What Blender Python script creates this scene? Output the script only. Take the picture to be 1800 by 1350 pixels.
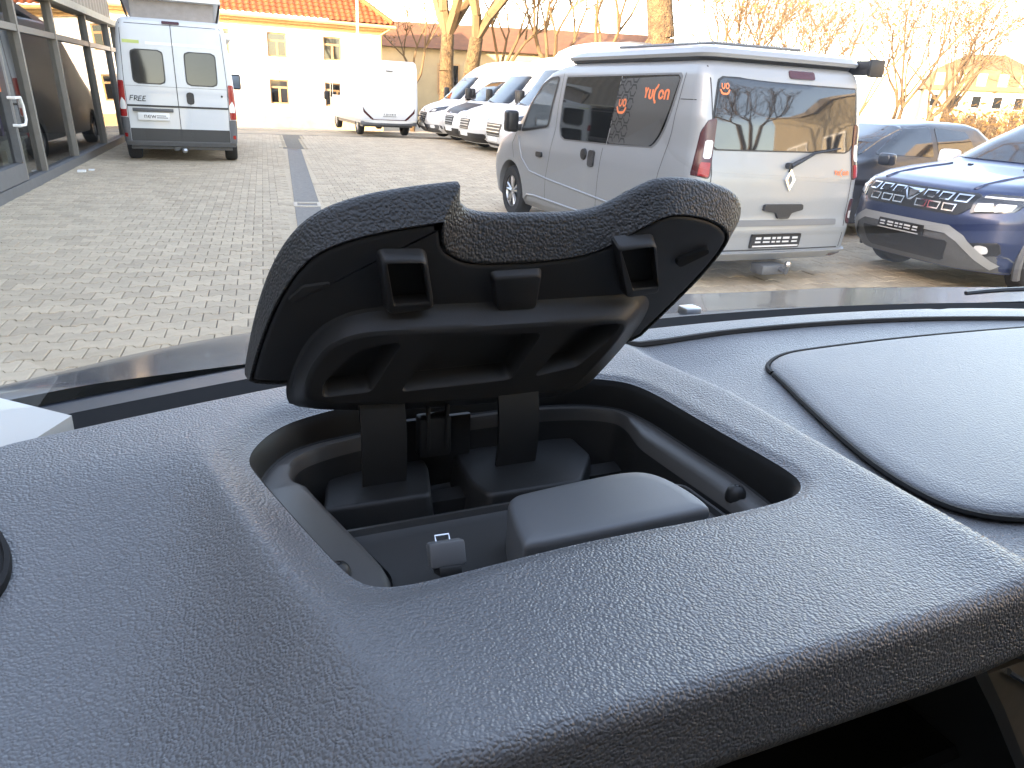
import bpy, bmesh, math, random
import numpy as np
from mathutils import Vector, Matrix
from mathutils.geometry import tessellate_polygon
for o in list(bpy.data.objects): bpy.data.objects.remove(o)
SC = bpy.context.scene; COL = SC.collection
R = math.radians
# ------------------------------------------------------------------ camera
CAMH = 1.55
PITCH, ROLL, YAW = R(21.47), R(3.11), R(24.1)
fw = Vector((math.sin(YAW)*math.cos(PITCH), math.cos(YAW)*math.cos(PITCH), -math.sin(PITCH)))
r0 = Vector((math.cos(YAW), -math.sin(YAW), 0)); u0 = r0.cross(fw)
cr = r0*math.cos(ROLL)+u0*math.sin(ROLL); cu = -r0*math.sin(ROLL)+u0*math.cos(ROLL)
cd = bpy.data.cameras.new('camera'); cam = bpy.data.objects.new('camera', cd); COL.objects.link(cam)
cd.sensor_width = 36; cd.lens = 1293.9/1800*36; cd.clip_start = .01; cd.clip_end = 3000
cam.matrix_world = Matrix(((cr.x, cu.x, -fw.x, 0), (cr.y, cu.y, -fw.y, 0), (cr.z, cu.z, -fw.z, CAMH), (0, 0, 0, 1)))
SC.camera = cam
SC.render.resolution_x, SC.render.resolution_y = 1024, 768
# ------------------------------------------------------------------ sky, sun, exposure
SUN_EL = R(13); SUN_H = Vector((-.85, -.53, 0)).normalized()
W = bpy.data.worlds.new('World'); SC.world = W; W.use_nodes = True
nt = W.node_tree; bg = nt.nodes['Background']; sky = nt.nodes.new('ShaderNodeTexSky')
sky.sky_type = 'NISHITA'; sky.sun_disc = False; sky.sun_elevation = SUN_EL
sky.sun_rotation = math.atan2(SUN_H.x, SUN_H.y) % (2*math.pi)
sky.air_density = 0.8; sky.dust_density = 0.9; sky.ozone_density = 0.9; sky.altitude = 100
nt.links.new(sky.outputs[0], bg.inputs[0]); bg.inputs[1].default_value = .15
sl = bpy.data.lights.new('sun', 'SUN'); so = bpy.data.objects.new('sun', sl); COL.objects.link(so)
sl.energy = 2.0; sl.angle = R(.5); sl.color = (1, .91, .77)
so.rotation_mode = 'QUATERNION'
so.rotation_quaternion = Vector((SUN_H.x*math.cos(SUN_EL), SUN_H.y*math.cos(SUN_EL), math.sin(SUN_EL))).to_track_quat('Z', 'Y')
SC.view_settings.view_transform = 'Standard'; SC.view_settings.look = 'None'
SC.view_settings.gamma = 1; SC.view_settings.use_curve_mapping = False
SC.view_settings.exposure = 3.7
SC.view_settings.use_white_balance = True; SC.view_settings.white_balance_temperature = 8600; SC.view_settings.white_balance_tint = 21   # camera balanced for the open shade
SC.render.engine = 'CYCLES'
SC.cycles.max_bounces = 10; SC.cycles.transparent_max_bounces = 24; SC.cycles.glossy_bounces = 5
SC.cycles.sample_clamp_indirect = 8
# ------------------------------------------------------------------ materials
def M(name, col, rough=.5, metal=0., spec=.5, var=None, bump=None, coat=0., ior=None, attr=False):
    """procedural principled material; var=(scale, amount) mottling, bump=(kind, scale, strength, dist)"""
    m = bpy.data.materials.new(name); m.use_nodes = True; t = m.node_tree; b = t.nodes['Principled BSDF']
    b.inputs['Base Color'].default_value = (*col, 1); b.inputs['Roughness'].default_value = rough
    b.inputs['Metallic'].default_value = metal; b.inputs['Specular IOR Level'].default_value = spec
    b.inputs['Coat Weight'].default_value = coat; b.inputs['Coat Roughness'].default_value = .04
    if ior: b.inputs['IOR'].default_value = ior
    tc = t.nodes.new('ShaderNodeTexCoord')
    if var:
        n = t.nodes.new('ShaderNodeTexNoise'); n.inputs['Scale'].default_value = var[0]; n.inputs['Detail'].default_value = 6
        n.inputs['Roughness'].default_value = .65
        t.links.new(tc.outputs['Object'], n.inputs['Vector'])
        mr = t.nodes.new('ShaderNodeMapRange'); mr.inputs[1].default_value = .25; mr.inputs[2].default_value = .75
        mr.inputs[3].default_value = 1-var[1]; mr.inputs[4].default_value = 1+var[1]
        t.links.new(n.outputs[0], mr.inputs[0])
        last = mr.outputs[0]
        if attr:
            at = t.nodes.new('ShaderNodeAttribute'); at.attribute_name = 'tone'
            oi = t.nodes.new('ShaderNodeObjectInfo')
            ad = t.nodes.new('ShaderNodeMath'); ad.operation = 'MULTIPLY_ADD'; ad.inputs[1].default_value = .24
            t.links.new(oi.outputs['Random'], ad.inputs[0]); t.links.new(at.outputs['Fac'], ad.inputs[2])
            ad2 = t.nodes.new('ShaderNodeMath'); ad2.operation = 'ADD'; ad2.inputs[1].default_value = .88
            t.links.new(ad.outputs[0], ad2.inputs[0])
            mu = t.nodes.new('ShaderNodeMath'); mu.operation = 'MULTIPLY'
            t.links.new(last, mu.inputs[0]); t.links.new(ad2.outputs[0], mu.inputs[1]); last = mu.outputs[0]
        hs = t.nodes.new('ShaderNodeMix'); hs.data_type = 'RGBA'; hs.blend_type = 'MULTIPLY'; hs.inputs[0].default_value = 1
        hs.inputs[6].default_value = (*col, 1); t.links.new(last, hs.inputs[7]); t.links.new(hs.outputs[2], b.inputs['Base Color'])
        rr = t.nodes.new('ShaderNodeMapRange'); rr.inputs[3].default_value = max(0, rough-.12*min(1, var[1]*3)); rr.inputs[4].default_value = min(1, rough+.12*min(1, var[1]*3))
        t.links.new(n.outputs[0], rr.inputs[0]); t.links.new(rr.outputs[0], b.inputs['Roughness'])
    if bump:
        kind, sc, st, di = bump
        bp = t.nodes.new('ShaderNodeBump'); bp.inputs['Strength'].default_value = st; bp.inputs['Distance'].default_value = di
        if kind == 'noise':
            n2 = t.nodes.new('ShaderNodeTexNoise'); n2.inputs['Scale'].default_value = sc; n2.inputs['Detail'].default_value = 4
            t.links.new(tc.outputs['Object'], n2.inputs['Vector']); t.links.new(n2.outputs[0], bp.inputs['Height'])
        else:                                   # leather grain: pebbles with creases between them
            nd = t.nodes.new('ShaderNodeTexNoise'); nd.inputs['Scale'].default_value = sc*.35; nd.inputs['Detail'].default_value = 2
            t.links.new(tc.outputs['Object'], nd.inputs['Vector'])
            vm = t.nodes.new('ShaderNodeVectorMath'); vm.operation = 'MULTIPLY_ADD'
            vm.inputs[1].default_value = (1.3/sc,)*3
            t.links.new(nd.outputs['Color'], vm.inputs[0]); t.links.new(tc.outputs['Object'], vm.inputs[2])
            v = t.nodes.new('ShaderNodeTexVoronoi'); v.feature = 'SMOOTH_F1'; v.inputs['Scale'].default_value = sc; v.inputs['Smoothness'].default_value = .35
            t.links.new(vm.outputs[0], v.inputs['Vector'])
            iv = t.nodes.new('ShaderNodeMath'); iv.operation = 'MULTIPLY_ADD'; iv.inputs[1].default_value = -1.0; iv.inputs[2].default_value = 1.0
            t.links.new(v.outputs['Distance'], iv.inputs[0]); t.links.new(iv.outputs[0], bp.inputs['Height'])
        t.links.new(bp.outputs[0], b.inputs['Normal'])
    return m
def glass_mat(name, tint, ior=1.45, rough=0.0, tr=1.0):
    """thin pane: clear with Fresnel reflection"""
    m = bpy.data.materials.new(name); m.use_nodes = True; t = m.node_tree
    for n in list(t.nodes):
        if n.type == 'BSDF_PRINCIPLED': t.nodes.remove(n)
    out = t.nodes['Material Output']; a = t.nodes.new('ShaderNodeBsdfTransparent'); a.inputs[0].default_value = (*tint, 1)
    g = t.nodes.new('ShaderNodeBsdfGlossy'); g.inputs['Roughness'].default_value = rough; g.inputs[0].default_value = (1, 1, 1, 1)
    f = t.nodes.new('ShaderNodeFresnel'); f.inputs['IOR'].default_value = ior
    mx = t.nodes.new('ShaderNodeMixShader')
    t.links.new(f.outputs[0], mx.inputs[0]); t.links.new(a.outputs[0], mx.inputs[1]); t.links.new(g.outputs[0], mx.inputs[2])
    t.links.new(mx.outputs[0], out.inputs[0]); return m
# ------------------------------------------------------------------ mesh helpers
def link(o, parent=None, label=None, cat=None, group=None, kind=None):
    COL.objects.link(o)
    if parent is not None: o.parent = parent
    if label: o['label'] = label
    if cat: o['category'] = cat
    if group: o['group'] = group
    if kind: o['kind'] = kind
    return o
def meshdata(name, vf, mat, smooth=35):
    me = bpy.data.meshes.new(name); me.from_pydata([tuple(v) for v in vf[0]], [], [tuple(f) for f in vf[1]]); me.update()
    if mat is not None:
        for m in (mat if isinstance(mat, (list, tuple)) else [mat]): me.materials.append(m)
    if smooth:
        me.polygons.foreach_set('use_smooth', [True]*len(me.polygons))
        if smooth < 180: me.set_sharp_from_angle(angle=R(smooth))
    return me
def fixn(vf):
    bm = bmesh.new(); vs = [bm.verts.new(v) for v in vf[0]]; bm.verts.ensure_lookup_table()
    for f in vf[1]:
        try: bm.faces.new([vs[i] for i in f])
        except ValueError: pass
    bmesh.ops.recalc_face_normals(bm, faces=bm.faces)
    bm.verts.index_update()
    out = ([v.co.copy() for v in bm.verts], [[v.index for v in f.verts] for f in bm.faces]); bm.free(); return out
def mk(name, vf, mat, parent=None, smooth=35, fix=True, **kw):
    if fix: vf = fixn(vf)
    return link(bpy.data.objects.new(name, meshdata(name, vf, mat, smooth)), parent, **kw)
def empty(name, loc=(0, 0, 0), rz=0, **kw):
    o = bpy.data.objects.new(name, None); o.empty_display_size = .2; link(o, **kw); o.location = loc; o.rotation_euler = (0, 0, rz); return o
def join(*parts):
    V, F = [], []
    for v, f in parts:
        n = len(V); V += [tuple(p) for p in v]; F += [[i+n for i in q] for q in f]
    return V, F
def xf(vf, mat): return ([mat @ Vector(v) for v in vf[0]], vf[1])
def bmvf(bm):
    bm.verts.index_update(); out = ([tuple(v.co) for v in bm.verts], [[v.index for v in f.verts] for f in bm.faces]); bm.free(); return out
def box(x0, x1, y0, y1, z0, z1, bev=0, seg=2):
    bm = bmesh.new(); bmesh.ops.create_cube(bm, size=1)
    for v in bm.verts: v.co = Vector(((x0+x1)/2+v.co.x*(x1-x0), (y0+y1)/2+v.co.y*(y1-y0), (z0+z1)/2+v.co.z*(z1-z0)))
    if bev: bmesh.ops.bevel(bm, geom=list(bm.edges), offset=bev, segments=seg, profile=.5, affect='EDGES')
    return bmvf(bm)
def tube(pts, r, n=8, cap=True):
    pts = [Vector(p) for p in pts]; rs = r if isinstance(r, (list, tuple)) else [r]*len(pts); V, F = [], []
    up = Vector((0, 0, 1)); prev = None
    for i, p in enumerate(pts):
        d = (pts[min(i+1, len(pts)-1)]-pts[max(i-1, 0)]).normalized()
        a = (prev - d*prev.dot(d)) if prev is not None else (up.cross(d) if abs(d.z) < .95 else Vector((1, 0, 0)).cross(d))
        a.normalize(); b = d.cross(a); prev = a
        for k in range(n):
            t = 2*math.pi*k/n; V.append(p+(a*math.cos(t)+b*math.sin(t))*rs[i])
    for i in range(len(pts)-1):
        for k in range(n): F.append((i*n+k, i*n+(k+1) % n, (i+1)*n+(k+1) % n, (i+1)*n+k))
    if cap: F.append(tuple(range(n))[::-1]); F.append(tuple((len(pts)-1)*n+k for k in range(n)))
    return V, F
def lathe(prof, n=28, axis='z', closed=False):
    V, F = [], []; m = len(prof)
    for k in range(n):
        t = 2*math.pi*k/n; c, s = math.cos(t), math.sin(t)
        for r, a in prof: V.append({'z': (r*c, r*s, a), 'x': (a, r*c, r*s), 'y': (r*s, a, r*c)}[axis])
    for k in range(n):
        k2 = (k+1) % n
        for i in range(m if closed else m-1): F.append((k*m+i, k2*m+i, k2*m+(i+1) % m, k*m+(i+1) % m))
    if not closed:
        for e in (0, m-1):
            if prof[e][0] > 1e-5: F.append([k*m+e for k in range(n)])
    return V, F
def prism(poly, mapf0, mapf1):
    n = len(poly); V = [mapf0(*p) for p in poly]+[mapf1(*p) for p in poly]
    return V, [list(range(n))[::-1], list(range(n, 2*n))]+[[i, (i+1) % n, n+(i+1) % n, n+i] for i in range(n)]
def rpoly(pts, r, n=4):
    out = []; m = len(pts); rs = r if isinstance(r, (list, tuple)) else [r]*m
    for i in range(m):
        p, a, b = Vector(pts[i]), Vector(pts[i-1]), Vector(pts[(i+1) % m]); da, db = (a-p), (b-p)
        rr = min(rs[i], da.length*.48, db.length*.48)
        if rr <= 1e-6: out.append(tuple(p)); continue
        s, e = p+da.normalized()*rr, p+db.normalized()*rr
        for k in range(n+1):
            t = k/n; q = s*(1-t)**2+p*2*t*(1-t)+e*t*t; out.append((q.x, q.y))
    return out
def rrect(x0, x1, z0, z1, r, n=4): return rpoly([(x0, z0), (x1, z0), (x1, z1), (x0, z1)], r, n)
def patch(poly, mapf, out, off=.004, depth=.02, nr=14, nc=8):
    """a curved plate following the surface mapf over the outline poly (b-monotone), standing proud by off along out"""
    out = Vector(out); P = [Vector(p) for p in poly]; b0, b1 = min(p.y for p in P), max(p.y for p in P); V, F = [], []
    for i in range(nr+1):
        t = (1-math.cos(math.pi*i/nr))/2; t = .35*t+.65*i/nr; b = b0+(b1-b0)*min(max(t, .0015), .9985); xs = []
        for j in range(len(P)):
            p, q = P[j], P[(j+1) % len(P)]
            if (p.y-b)*(q.y-b) <= 0 and abs(p.y-q.y) > 1e-9: xs.append(p.x+(q.x-p.x)*(b-p.y)/(q.y-p.y))
        lo, hi = min(xs), max(xs)
        for k in range(nc+1): V.append(Vector(mapf(lo+(hi-lo)*k/nc, b))+out*off)
    w = nc+1
    for i in range(nr):
        for k in range(nc): F.append((i*w+k, i*w+k+1, (i+1)*w+k+1, (i+1)*w+k))
    ring = [k for k in range(w)]+[i*w+nc for i in range(1, nr+1)]+[nr*w+k for k in range(nc-1, -1, -1)]+[i*w for i in range(nr-1, 0, -1)]
    n0 = len(V); V += [V[i]-out*(off+depth) for i in ring]; m = len(ring)
    for i in range(m): F.append((ring[i], ring[(i+1) % m], n0+(i+1) % m, n0+i))
    return V, F
def stroke(pts, w, mapf, out, off=.005, closed=False, cap=False):
    """a flat painted line of width w along 2-D points on the surface mapf"""
    P = [Vector(p) for p in pts]; n = len(P); out = Vector(out); V, F = [], []
    for i, p in enumerate(P):
        a = P[i-1] if (i or closed) else p; b = P[(i+1) % n] if (i < n-1 or closed) else p
        d1 = (p-a).normalized() if (p-a).length > 1e-9 else (b-p).normalized(); d2 = (b-p).normalized() if (b-p).length > 1e-9 else d1
        d = (d1+d2).normalized() if (d1+d2).length > 1e-6 else d1; nn = Vector((-d.y, d.x)); k = 1/max(.5, nn.dot(Vector((-d1.y, d1.x))))
        for s in (-1, 1):
            q = p+nn*s*w/2*k; V.append(Vector(mapf(q.x, q.y))+out*off)
    for i in range(n if closed else n-1):
        j = (i+1) % n; F.append((2*i, 2*j, 2*j+1, 2*i+1))
    return V, F
def dens(pts, step):
    out = []
    for a, b in zip(pts[:-1], pts[1:]):
        a, b = Vector(a), Vector(b); k = max(1, int((b-a).length/step))
        out += [tuple(a+(b-a)*i/k) for i in range(k)]
    return out+[tuple(pts[-1])]
def text_vf(s, size, mapf):
    cu_ = bpy.data.curves.new('t', 'FONT'); cu_.body = s; cu_.size = size; cu_.resolution_u = 3
    ob = bpy.data.objects.new('t', cu_); COL.objects.link(ob); bpy.context.view_layer.update()
    me = bpy.data.meshes.new_from_object(ob.evaluated_get(bpy.context.evaluated_depsgraph_get()))
    vf = ([mapf(v.co.x, v.co.y) for v in me.vertices], [list(p.vertices) for p in me.polygons])
    bpy.data.objects.remove(ob); bpy.data.meshes.remove(me); bpy.data.curves.remove(cu_); return vf
def boolcut(ob, cutters):
    for c in cutters:
        co = bpy.data.objects.new('c', meshdata('c', fixn(c), None, 0)); COL.objects.link(co); co.parent = ob.parent
        md = ob.modifiers.new('b', 'BOOLEAN'); md.operation = 'DIFFERENCE'; md.solver = 'EXACT'; md.object = co
        bpy.context.view_layer.update()
        me = bpy.data.meshes.new_from_object(ob.evaluated_get(bpy.context.evaluated_depsgraph_get()))
        ob.modifiers.clear(); ob.data = me; bpy.data.objects.remove(co)
    ob.data.polygons.foreach_set('use_smooth', [True]*len(ob.data.polygons)); ob.data.set_sharp_from_angle(angle=R(32))
class Body:
    """vehicle shell stacked from horizontal slices; keys: z, half width, rear y, front y, rear corner radius, front corner rx, ry"""
    def __init__(s, keys, crown_r=.03, crown_f=.05):
        s.k = np.array(keys, float); s.cr = crown_r; s.cf = crown_f
    def p(s, z): return [float(np.interp(z, s.k[:, 0], s.k[:, i])) for i in range(1, 7)]
    def side(s, y, z, sg=-1):
        w, yr, yf, rr, rx, ry = s.p(z); yr += s.cr; yf -= s.cf
        if y < yr+rr: d = min(1, (yr+rr-y)/rr); x = w-rr+rr*math.sqrt(1-d*d)
        elif y > yf-ry: d = min(1, (y-yf+ry)/ry); x = w-rx+rx*math.sqrt(1-d*d)
        else: x = w
        return Vector((sg*x, y, z))
    def rear(s, x, z):
        w, yr, yf, rr, rx, ry = s.p(z); a = min(abs(x), w); y = yr+s.cr*(a/w)**2
        if a > w-rr: d = (a-w+rr)/rr; y += rr-rr*math.sqrt(max(0, 1-d*d))
        return Vector((max(-w, min(w, x)), y, z))
    def front(s, x, z):
        w, yr, yf, rr, rx, ry = s.p(z); a = min(abs(x), w); y = yf-s.cf*(a/w)**2
        if a > w-rx: d = (a-w+rx)/rx; y -= ry-ry*math.sqrt(max(0, 1-d*d))
        return Vector((max(-w, min(w, x)), y, z))
    def vf(s, step=.03):
        zs = []
        for a, b in zip(s.k[:-1, 0], s.k[1:, 0]):
            n = max(1, int(math.ceil((b-a)/step))); zs += [a+(b-a)*i/n for i in range(n)]
        zs.append(s.k[-1, 0]); V, F = [], []; n = None
        for z in zs:
            w, yr, yf, rr, rx, ry = s.p(z); L = []
            for i in range(6): L.append(s.rear(-(w-rr)*i/6, z))
            for i in range(8): t = math.pi/2*i/8; L.append(s.rear(-(w-rr+rr*math.sin(t)), z))
            ya, yb = yr+s.cr+rr, yf-s.cf-ry
            for i in range(15): L.append(Vector((-w, ya+(yb-ya)*i/14, z)))
            for i in range(1, 11): t = math.pi/2*(1-i/10); L.append(s.front(-(w-rx+rx*math.sin(t)), z))
            for i in range(1, 6): L.append(s.front(-(w-rx)*(1-i/6), z))
            full = L+[s.front(0, z)]+[Vector((-q.x, q.y, q.z)) for q in L[:0:-1]]; n = len(full); V += full
        m = len(zs)
        for i in range(m-1):
            for k in range(n): F.append((i*n+k, i*n+(k+1) % n, (i+1)*n+(k+1) % n, (i+1)*n+k))
        F.append(list(range(n))[::-1]); F.append([(m-1)*n+k for k in range(n)]); return V, F
# ------------------------------------------------------------------ shared materials
m_joint = M('joint_sand', (.15, .13, .10), .95, var=(30, .3), bump=('noise', 200, .4, .004))
m_stone = M('paving_concrete', (.475, .37, .255), .85, var=(9, .14), bump=('noise', 260, .25, .003), attr=True)
m_asph = M('yard_ground', (.36, .29, .205), .95, var=(1.3, .25), bump=('noise', 40, .3, .01))
m_drain = M('drain_concrete', (.235, .215, .19), .95, spec=.2, var=(14, .18), bump=('noise', 220, .2, .003))
m_curb = M('warm_concrete', (.50, .42, .33), .8, var=(40, .15))
m_black = M('black_plastic', (.012, .012, .013), .45, var=(40, .2))
m_rubber = M('tyre_rubber', (.018, .018, .018), .8, var=(30, .2))
m_glassd = M('dark_glass', (.008, .009, .010), .03, spec=.5, ior=1.85)
m_glassv = M('tinted_glass', (.010, .011, .012), .05, ior=1.5)
m_glassp = M('pale_glass', (.10, .12, .13), .03, ior=2.3)
m_chrome = M('chrome', (.75, .75, .75), .12, metal=1)
m_alu = M('alloy', (.5, .5, .5), .3, metal=.9)
m_white = M('white_paint', (.56, .565, .565), .34, coat=.2, var=(3, .03))
m_whitem = M('white_plastic', (.75, .75, .73), .5)
m_grey = M('grey_plastic', (.085, .087, .09), .5, var=(25, .15))
m_seam = M('seam_dark', (.02, .02, .022), .7)
m_red = M('red_lens', (.30, .008, .008), .25)
m_redd = M('dark_red_lens', (.055, .008, .010), .22)
m_clear = M('clear_lens', (.62, .62, .62), .12, coat=1)
m_lampd = M('lamp_dark', (.03, .03, .032), .1, coat=1)
m_orange = M('orange_film', (.80, .20, .07), .5)
m_print = M('black_print', (.01, .01, .01), .6)
# ------------------------------------------------------------------ ground
def gz(y): 
    t = min(1, max(0, (y-26)/9)); return -.35*t*t*(3-2*t)
ys = [-600, -60, -20, 0, 10, 20, 26]+[26+i for i in range(1, 10)]+[60, 120, 300, 900]; xs = [-700, -100, -30, 0, 30, 100, 900]
mk('ground', ([(x, y, gz(y)-.03) for y in ys for x in xs], [(j*7+i, j*7+i+1, (j+1)*7+i+1, (j+1)*7+i) for j in range(len(ys)-1) for i in range(6)]), m_asph, kind='structure', fix=False)
# interlocking double-T paving, rows turned 5.5 degrees against the parked van
BA = R(-5.5); bc, bs = math.cos(BA), math.sin(BA); SL, SP = .200, .1665
yard = empty('courtyard_paving', kind='structure')
mk('joint_bed', ([(-3.2, -4, -.012), (10.5, -4, -.012), (10.5, 25.6, -.012), (-3.2, 25.6, -.012)], [(0, 1, 2, 3)]), m_joint, yard, fix=False, kind='stuff')
def stone_outline(g):
    a, b = SL/2-g, SP/2; d = .017; xw, xn = .062, .040; h1, h0 = b+d-g, b-d-g
    top = [(a, h1), (xw, h1), (xn, h0), (-xn, h0), (-xw, h1), (-a, h1)]
    return top+[(-x, -y) for x, y in top]
o_out, o_in = stone_outline(.0022), stone_outline(.0085)
sv = np.array([(x, y, -.011) for x, y in o_out]+[(x, y, -.0035) for x, y in stone_outline(.0035)]+[(x, y, 0) for x, y in o_in])
sf = [[12*k+i, 12*k+(i+1) % 12, 12*(k+1)+(i+1) % 12, 12*(k+1)+i] for k in (0, 1) for i in range(12)]
sf = [f[::-1] for f in sf]+[[24, 25, 26, 33, 34, 35][::-1], [26, 27, 32, 33][::-1], [27, 28, 29, 30, 31, 32][::-1]]
smesh = meshdata('paving_stone', (sv, sf), m_stone, 0)
rng = np.random.default_rng(5)
def pix(x, y, z):
    v = Vector((x, y, z-CAMH)); d = v.dot(fw); return (900+1293.9*v.dot(cr)/d, 675-1293.9*v.dot(cu)/d, d) if d > .1 else (-1, -1, -1)
FA, FD = Vector((-2.13, 10.93)), Vector((.076, .9971))            # foot of the showroom front and its run
cand = []
for j in range(-30, 175):
    for i in range(-70, 75):
        lx, ly = (i+.5*(j % 2))*SL, j*SP; x, y = lx*bc-ly*bs, lx*bs+ly*bc
        if not (-2.9 < x < 9.5 and 2.6 < y < 25.2): continue
        px, py, d = pix(x, y, 0)
        if d < 0 or px < -130 or px > 1900 or py > 720: continue
        if (x-FA.x)-(y-FA.y)*.0762 < -.12: continue
        u = (x-2.58)-(y-19.9)*.1155                                 # leave the drain run free
        if abs(u) < .27: continue
        cand.append((d if (px < 460 and py < 690 and py > 330 and px > -20) else 1e3+d, x, y))
cand.sort(); V, F, T = [], [], []; base = None
for k, (d, x, y) in enumerate(cand):
    tl = rng.normal(0, .006, 2); dz = rng.normal(0, .0012); rot = BA+rng.normal(0, .006)
    if k < 300:
        o = bpy.data.objects.new('paving_stone', smesh); link(o, yard); o.location = (x, y, dz); o.rotation_euler = (tl[0], tl[1], rot)
    else:
        c, s = math.cos(rot), math.sin(rot); n = len(V)*36; p = sv.copy()
        q = np.stack([p[:, 0]*c-p[:, 1]*s+x, p[:, 0]*s+p[:, 1]*c+y, p[:, 2]+dz+p[:, 0]*tl[0]+p[:, 1]*tl[1]], 1); V.append(q); T.append(rng.random()*.24-.12)
        F += [[a+n for a in f] for f in sf]
me = meshdata('paving_stones', (np.concatenate(V), F), m_stone, 0)
at = me.attributes.new('tone', 'FLOAT', 'FACE'); at.data.foreach_set('value', np.repeat(np.array(T), len(sf)).astype('f'))
link(bpy.data.objects.new('paving_stones', me), yard, kind='stuff')
# drain run
dch = empty('drain_channel', (2.58, 19.9, 0), -math.atan(.1155), label='grey concrete drainage gutter strip running through the courtyard paving', cat='drain')
for k in range(5):
    y0 = -15.0+k*3.0; ys = np.linspace(y0+.006, y0+2.994, 3); us = np.linspace(-.165, .165, 9)
    V = [(u, y, -.001-.008*(1-(u/.165)**2)) for y in ys for u in us]; F = [(j*9+i, j*9+i+1, (j+1)*9+i+1, (j+1)*9+i) for j in range(2) for i in range(8)]
    mk('gutter_slab', (V, F), m_drain, dch, smooth=180, fix=False)
for s in (-1, 1): mk('edge_strip', box(min(s*.168, s*.38), max(s*.168, s*.38), -15.0, .0, -.03, -.0045), m_stone, dch)
gr = mk('gully_frame', join(box(-.18, .18, -9.60, -9.53, -.02, .006, .004), box(-.18, .18, -9.27, -9.20, -.02, .006, .004), box(-.18, -.13, -9.53, -9.27, -.02, .006, .004), box(.13, .18, -9.53, -9.27, -.02, .006, .004)), m_curb, dch)
mk('gully_grate', box(-.128, .128, -9.525, -9.275, -.03, -.012, .003), m_drain, gr)
mk('gully_grate', box(-.14, .16, -.25, .0, -.02, -.004, .003), m_black, dch)
# painted parking line beside the silver van
mk('parking_line', box(6.0, 6.9, 3.95, 4.06, -.004, .006), m_whitem, label='short white parking line painted beside the silver van', cat='marking')
# ------------------------------------------------------------------ showroom on the left
def F3(t, u, z):                        # along the front, outwards (+x), up; the glass leans back slightly
    return Vector((FA.x+FD.x*t+FD.y*u-.035*z*FD.y, FA.y+FD.y*t-FD.x*u+.035*z*FD.x, z))
def fbox(t0, t1, u0, u1, z0, z1): 
    v, f = box(t0, t1, u0, u1, z0, z1); return [F3(*p) for p in v], f
show = empty('showroom_building', label='glass fronted showroom with grey frames at the left edge', cat='building')
m_frame = M('showroom_frame', (.16, .145, .125), .45, var=(6, .12))
m_frame2 = M('showroom_plinth', (.10, .10, .10), .6, var=(8, .2))
m_beige = M('beige_coping', (.42, .36, .27), .7, var=(8, .15))
m_fasc = M('fascia_metal', (.20, .165, .13), .5, var=(5, .15))
m_pane = glass_mat('showroom_glass', (.62, .66, .64), 1.75)
m_plast = M('interior_plaster', (.32, .30, .27), .9); m_floor = M('interior_floor', (.30, .29, .26), .4)
mk('plinth', fbox(-26, 12, -.02, .10, -.05, .13), m_frame2, show)
mu = [-25.9, -22.9, -19.9, -16.9, -13.9, -10.9, -7.9, -4.9, -1.9, 1.2, 2.35, 4.75, 7.85, 10.65, 11.95]
for i, t in enumerate(mu): mk('mullion', fbox(t-.045, t+.045, -.06, .07, .13, 2.60), m_frame, show)
for a, b in zip(mu[:-1], mu[1:]):
    hi = 2.02
    mk('transom', fbox(a+.046, b-.046, -.05, .06, hi, hi+.09), m_frame, show)
    for z0, z1 in ((.131, hi), (hi+.091, 2.599)):
        v = [F3(a+.046, 0, z0), F3(b-.046, 0, z0), F3(b-.046, 0, z1), F3(a+.046, 0, z1)]
        mk('pane', (v, [(3, 2, 1, 0)] if (v[1]-v[0]).cross(v[3]-v[0]).x < 0 else [(0, 1, 2, 3)]), m_pane, show, fix=False)
mk('coping', fbox(-26, 12, -.1, .16, 2.60, 2.73), m_beige, show)
# ribbed fascia above the coping
n = 400; V, F = [], []
for i in range(n+1):
    t = -26+38*i/n; u = .03 if i % 4 in (0, 1) else -.02
    V += [F3(t, u-.05, 2.73), F3(t, u-.05, 4.85)]
for i in range(n): F.append((2*i, 2*i+2, 2*i+3, 2*i+1))
mk('fascia', (V, F), m_fasc, show, smooth=0)
mk('roof', join(fbox(-26, 12, -14, -.1, 4.75, 4.86), fbox(11.9, 12, -14, -.1, .0, 4.75), fbox(-26, -25.95, -14, -.1, 0, 4.75)), m_fasc, show)
mk('back_wall', fbox(-25.9, 11.9, -7.1, -7.0, 0, 4.7), m_plast, show)
mk('floor_slab', fbox(-25.9, 11.9, -7, -.03, -.05, .02), m_floor, show)
mk('ceiling', fbox(-25.9, 11.9, -7, -.08, 2.75, 2.8), m_plast, show)
door = mk('door', join(fbox(-.25, -.17, -.02, .085, .14, 2.0), fbox(1.06, 1.14, -.02, .085, .14, 2.0), fbox(-.17, 1.06, -.02, .085, .14, .36), fbox(-.17, 1.06, -.02, .085, 1.92, 2.0)), m_frame2, show)
def F3t(t, z): return F3(t, .16, z)
hp = [(1.0, .08, .84), (1.0, .16, .84), (1.22, .17, .84), (1.30, .17, .90), (1.30, .17, 1.08), (1.24, .17, 1.18), (1.0, .16, 1.18), (1.0, .08, 1.18)]
mk('door_handle', tube([F3(*p) for p in hp], .018, 8), m_whitem, door)
sg = [(.15, 1.28), (.15, 1.72), (.62, 1.72), (.62, 1.28)]
mk('door_sticker', join(stroke(sg, .07, lambda a, b: F3(a+.5, .012, b), (1, 0, 0), .004, closed=True), stroke([(.15, 1.40), (.62, 1.40)], .16, lambda a, b: F3(a+.5, .012, b), (1, 0, 0), .006)), m_orange, door, fix=False)
m_purple = M('purple_banner', (.09, .02, .15), .7)
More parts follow.
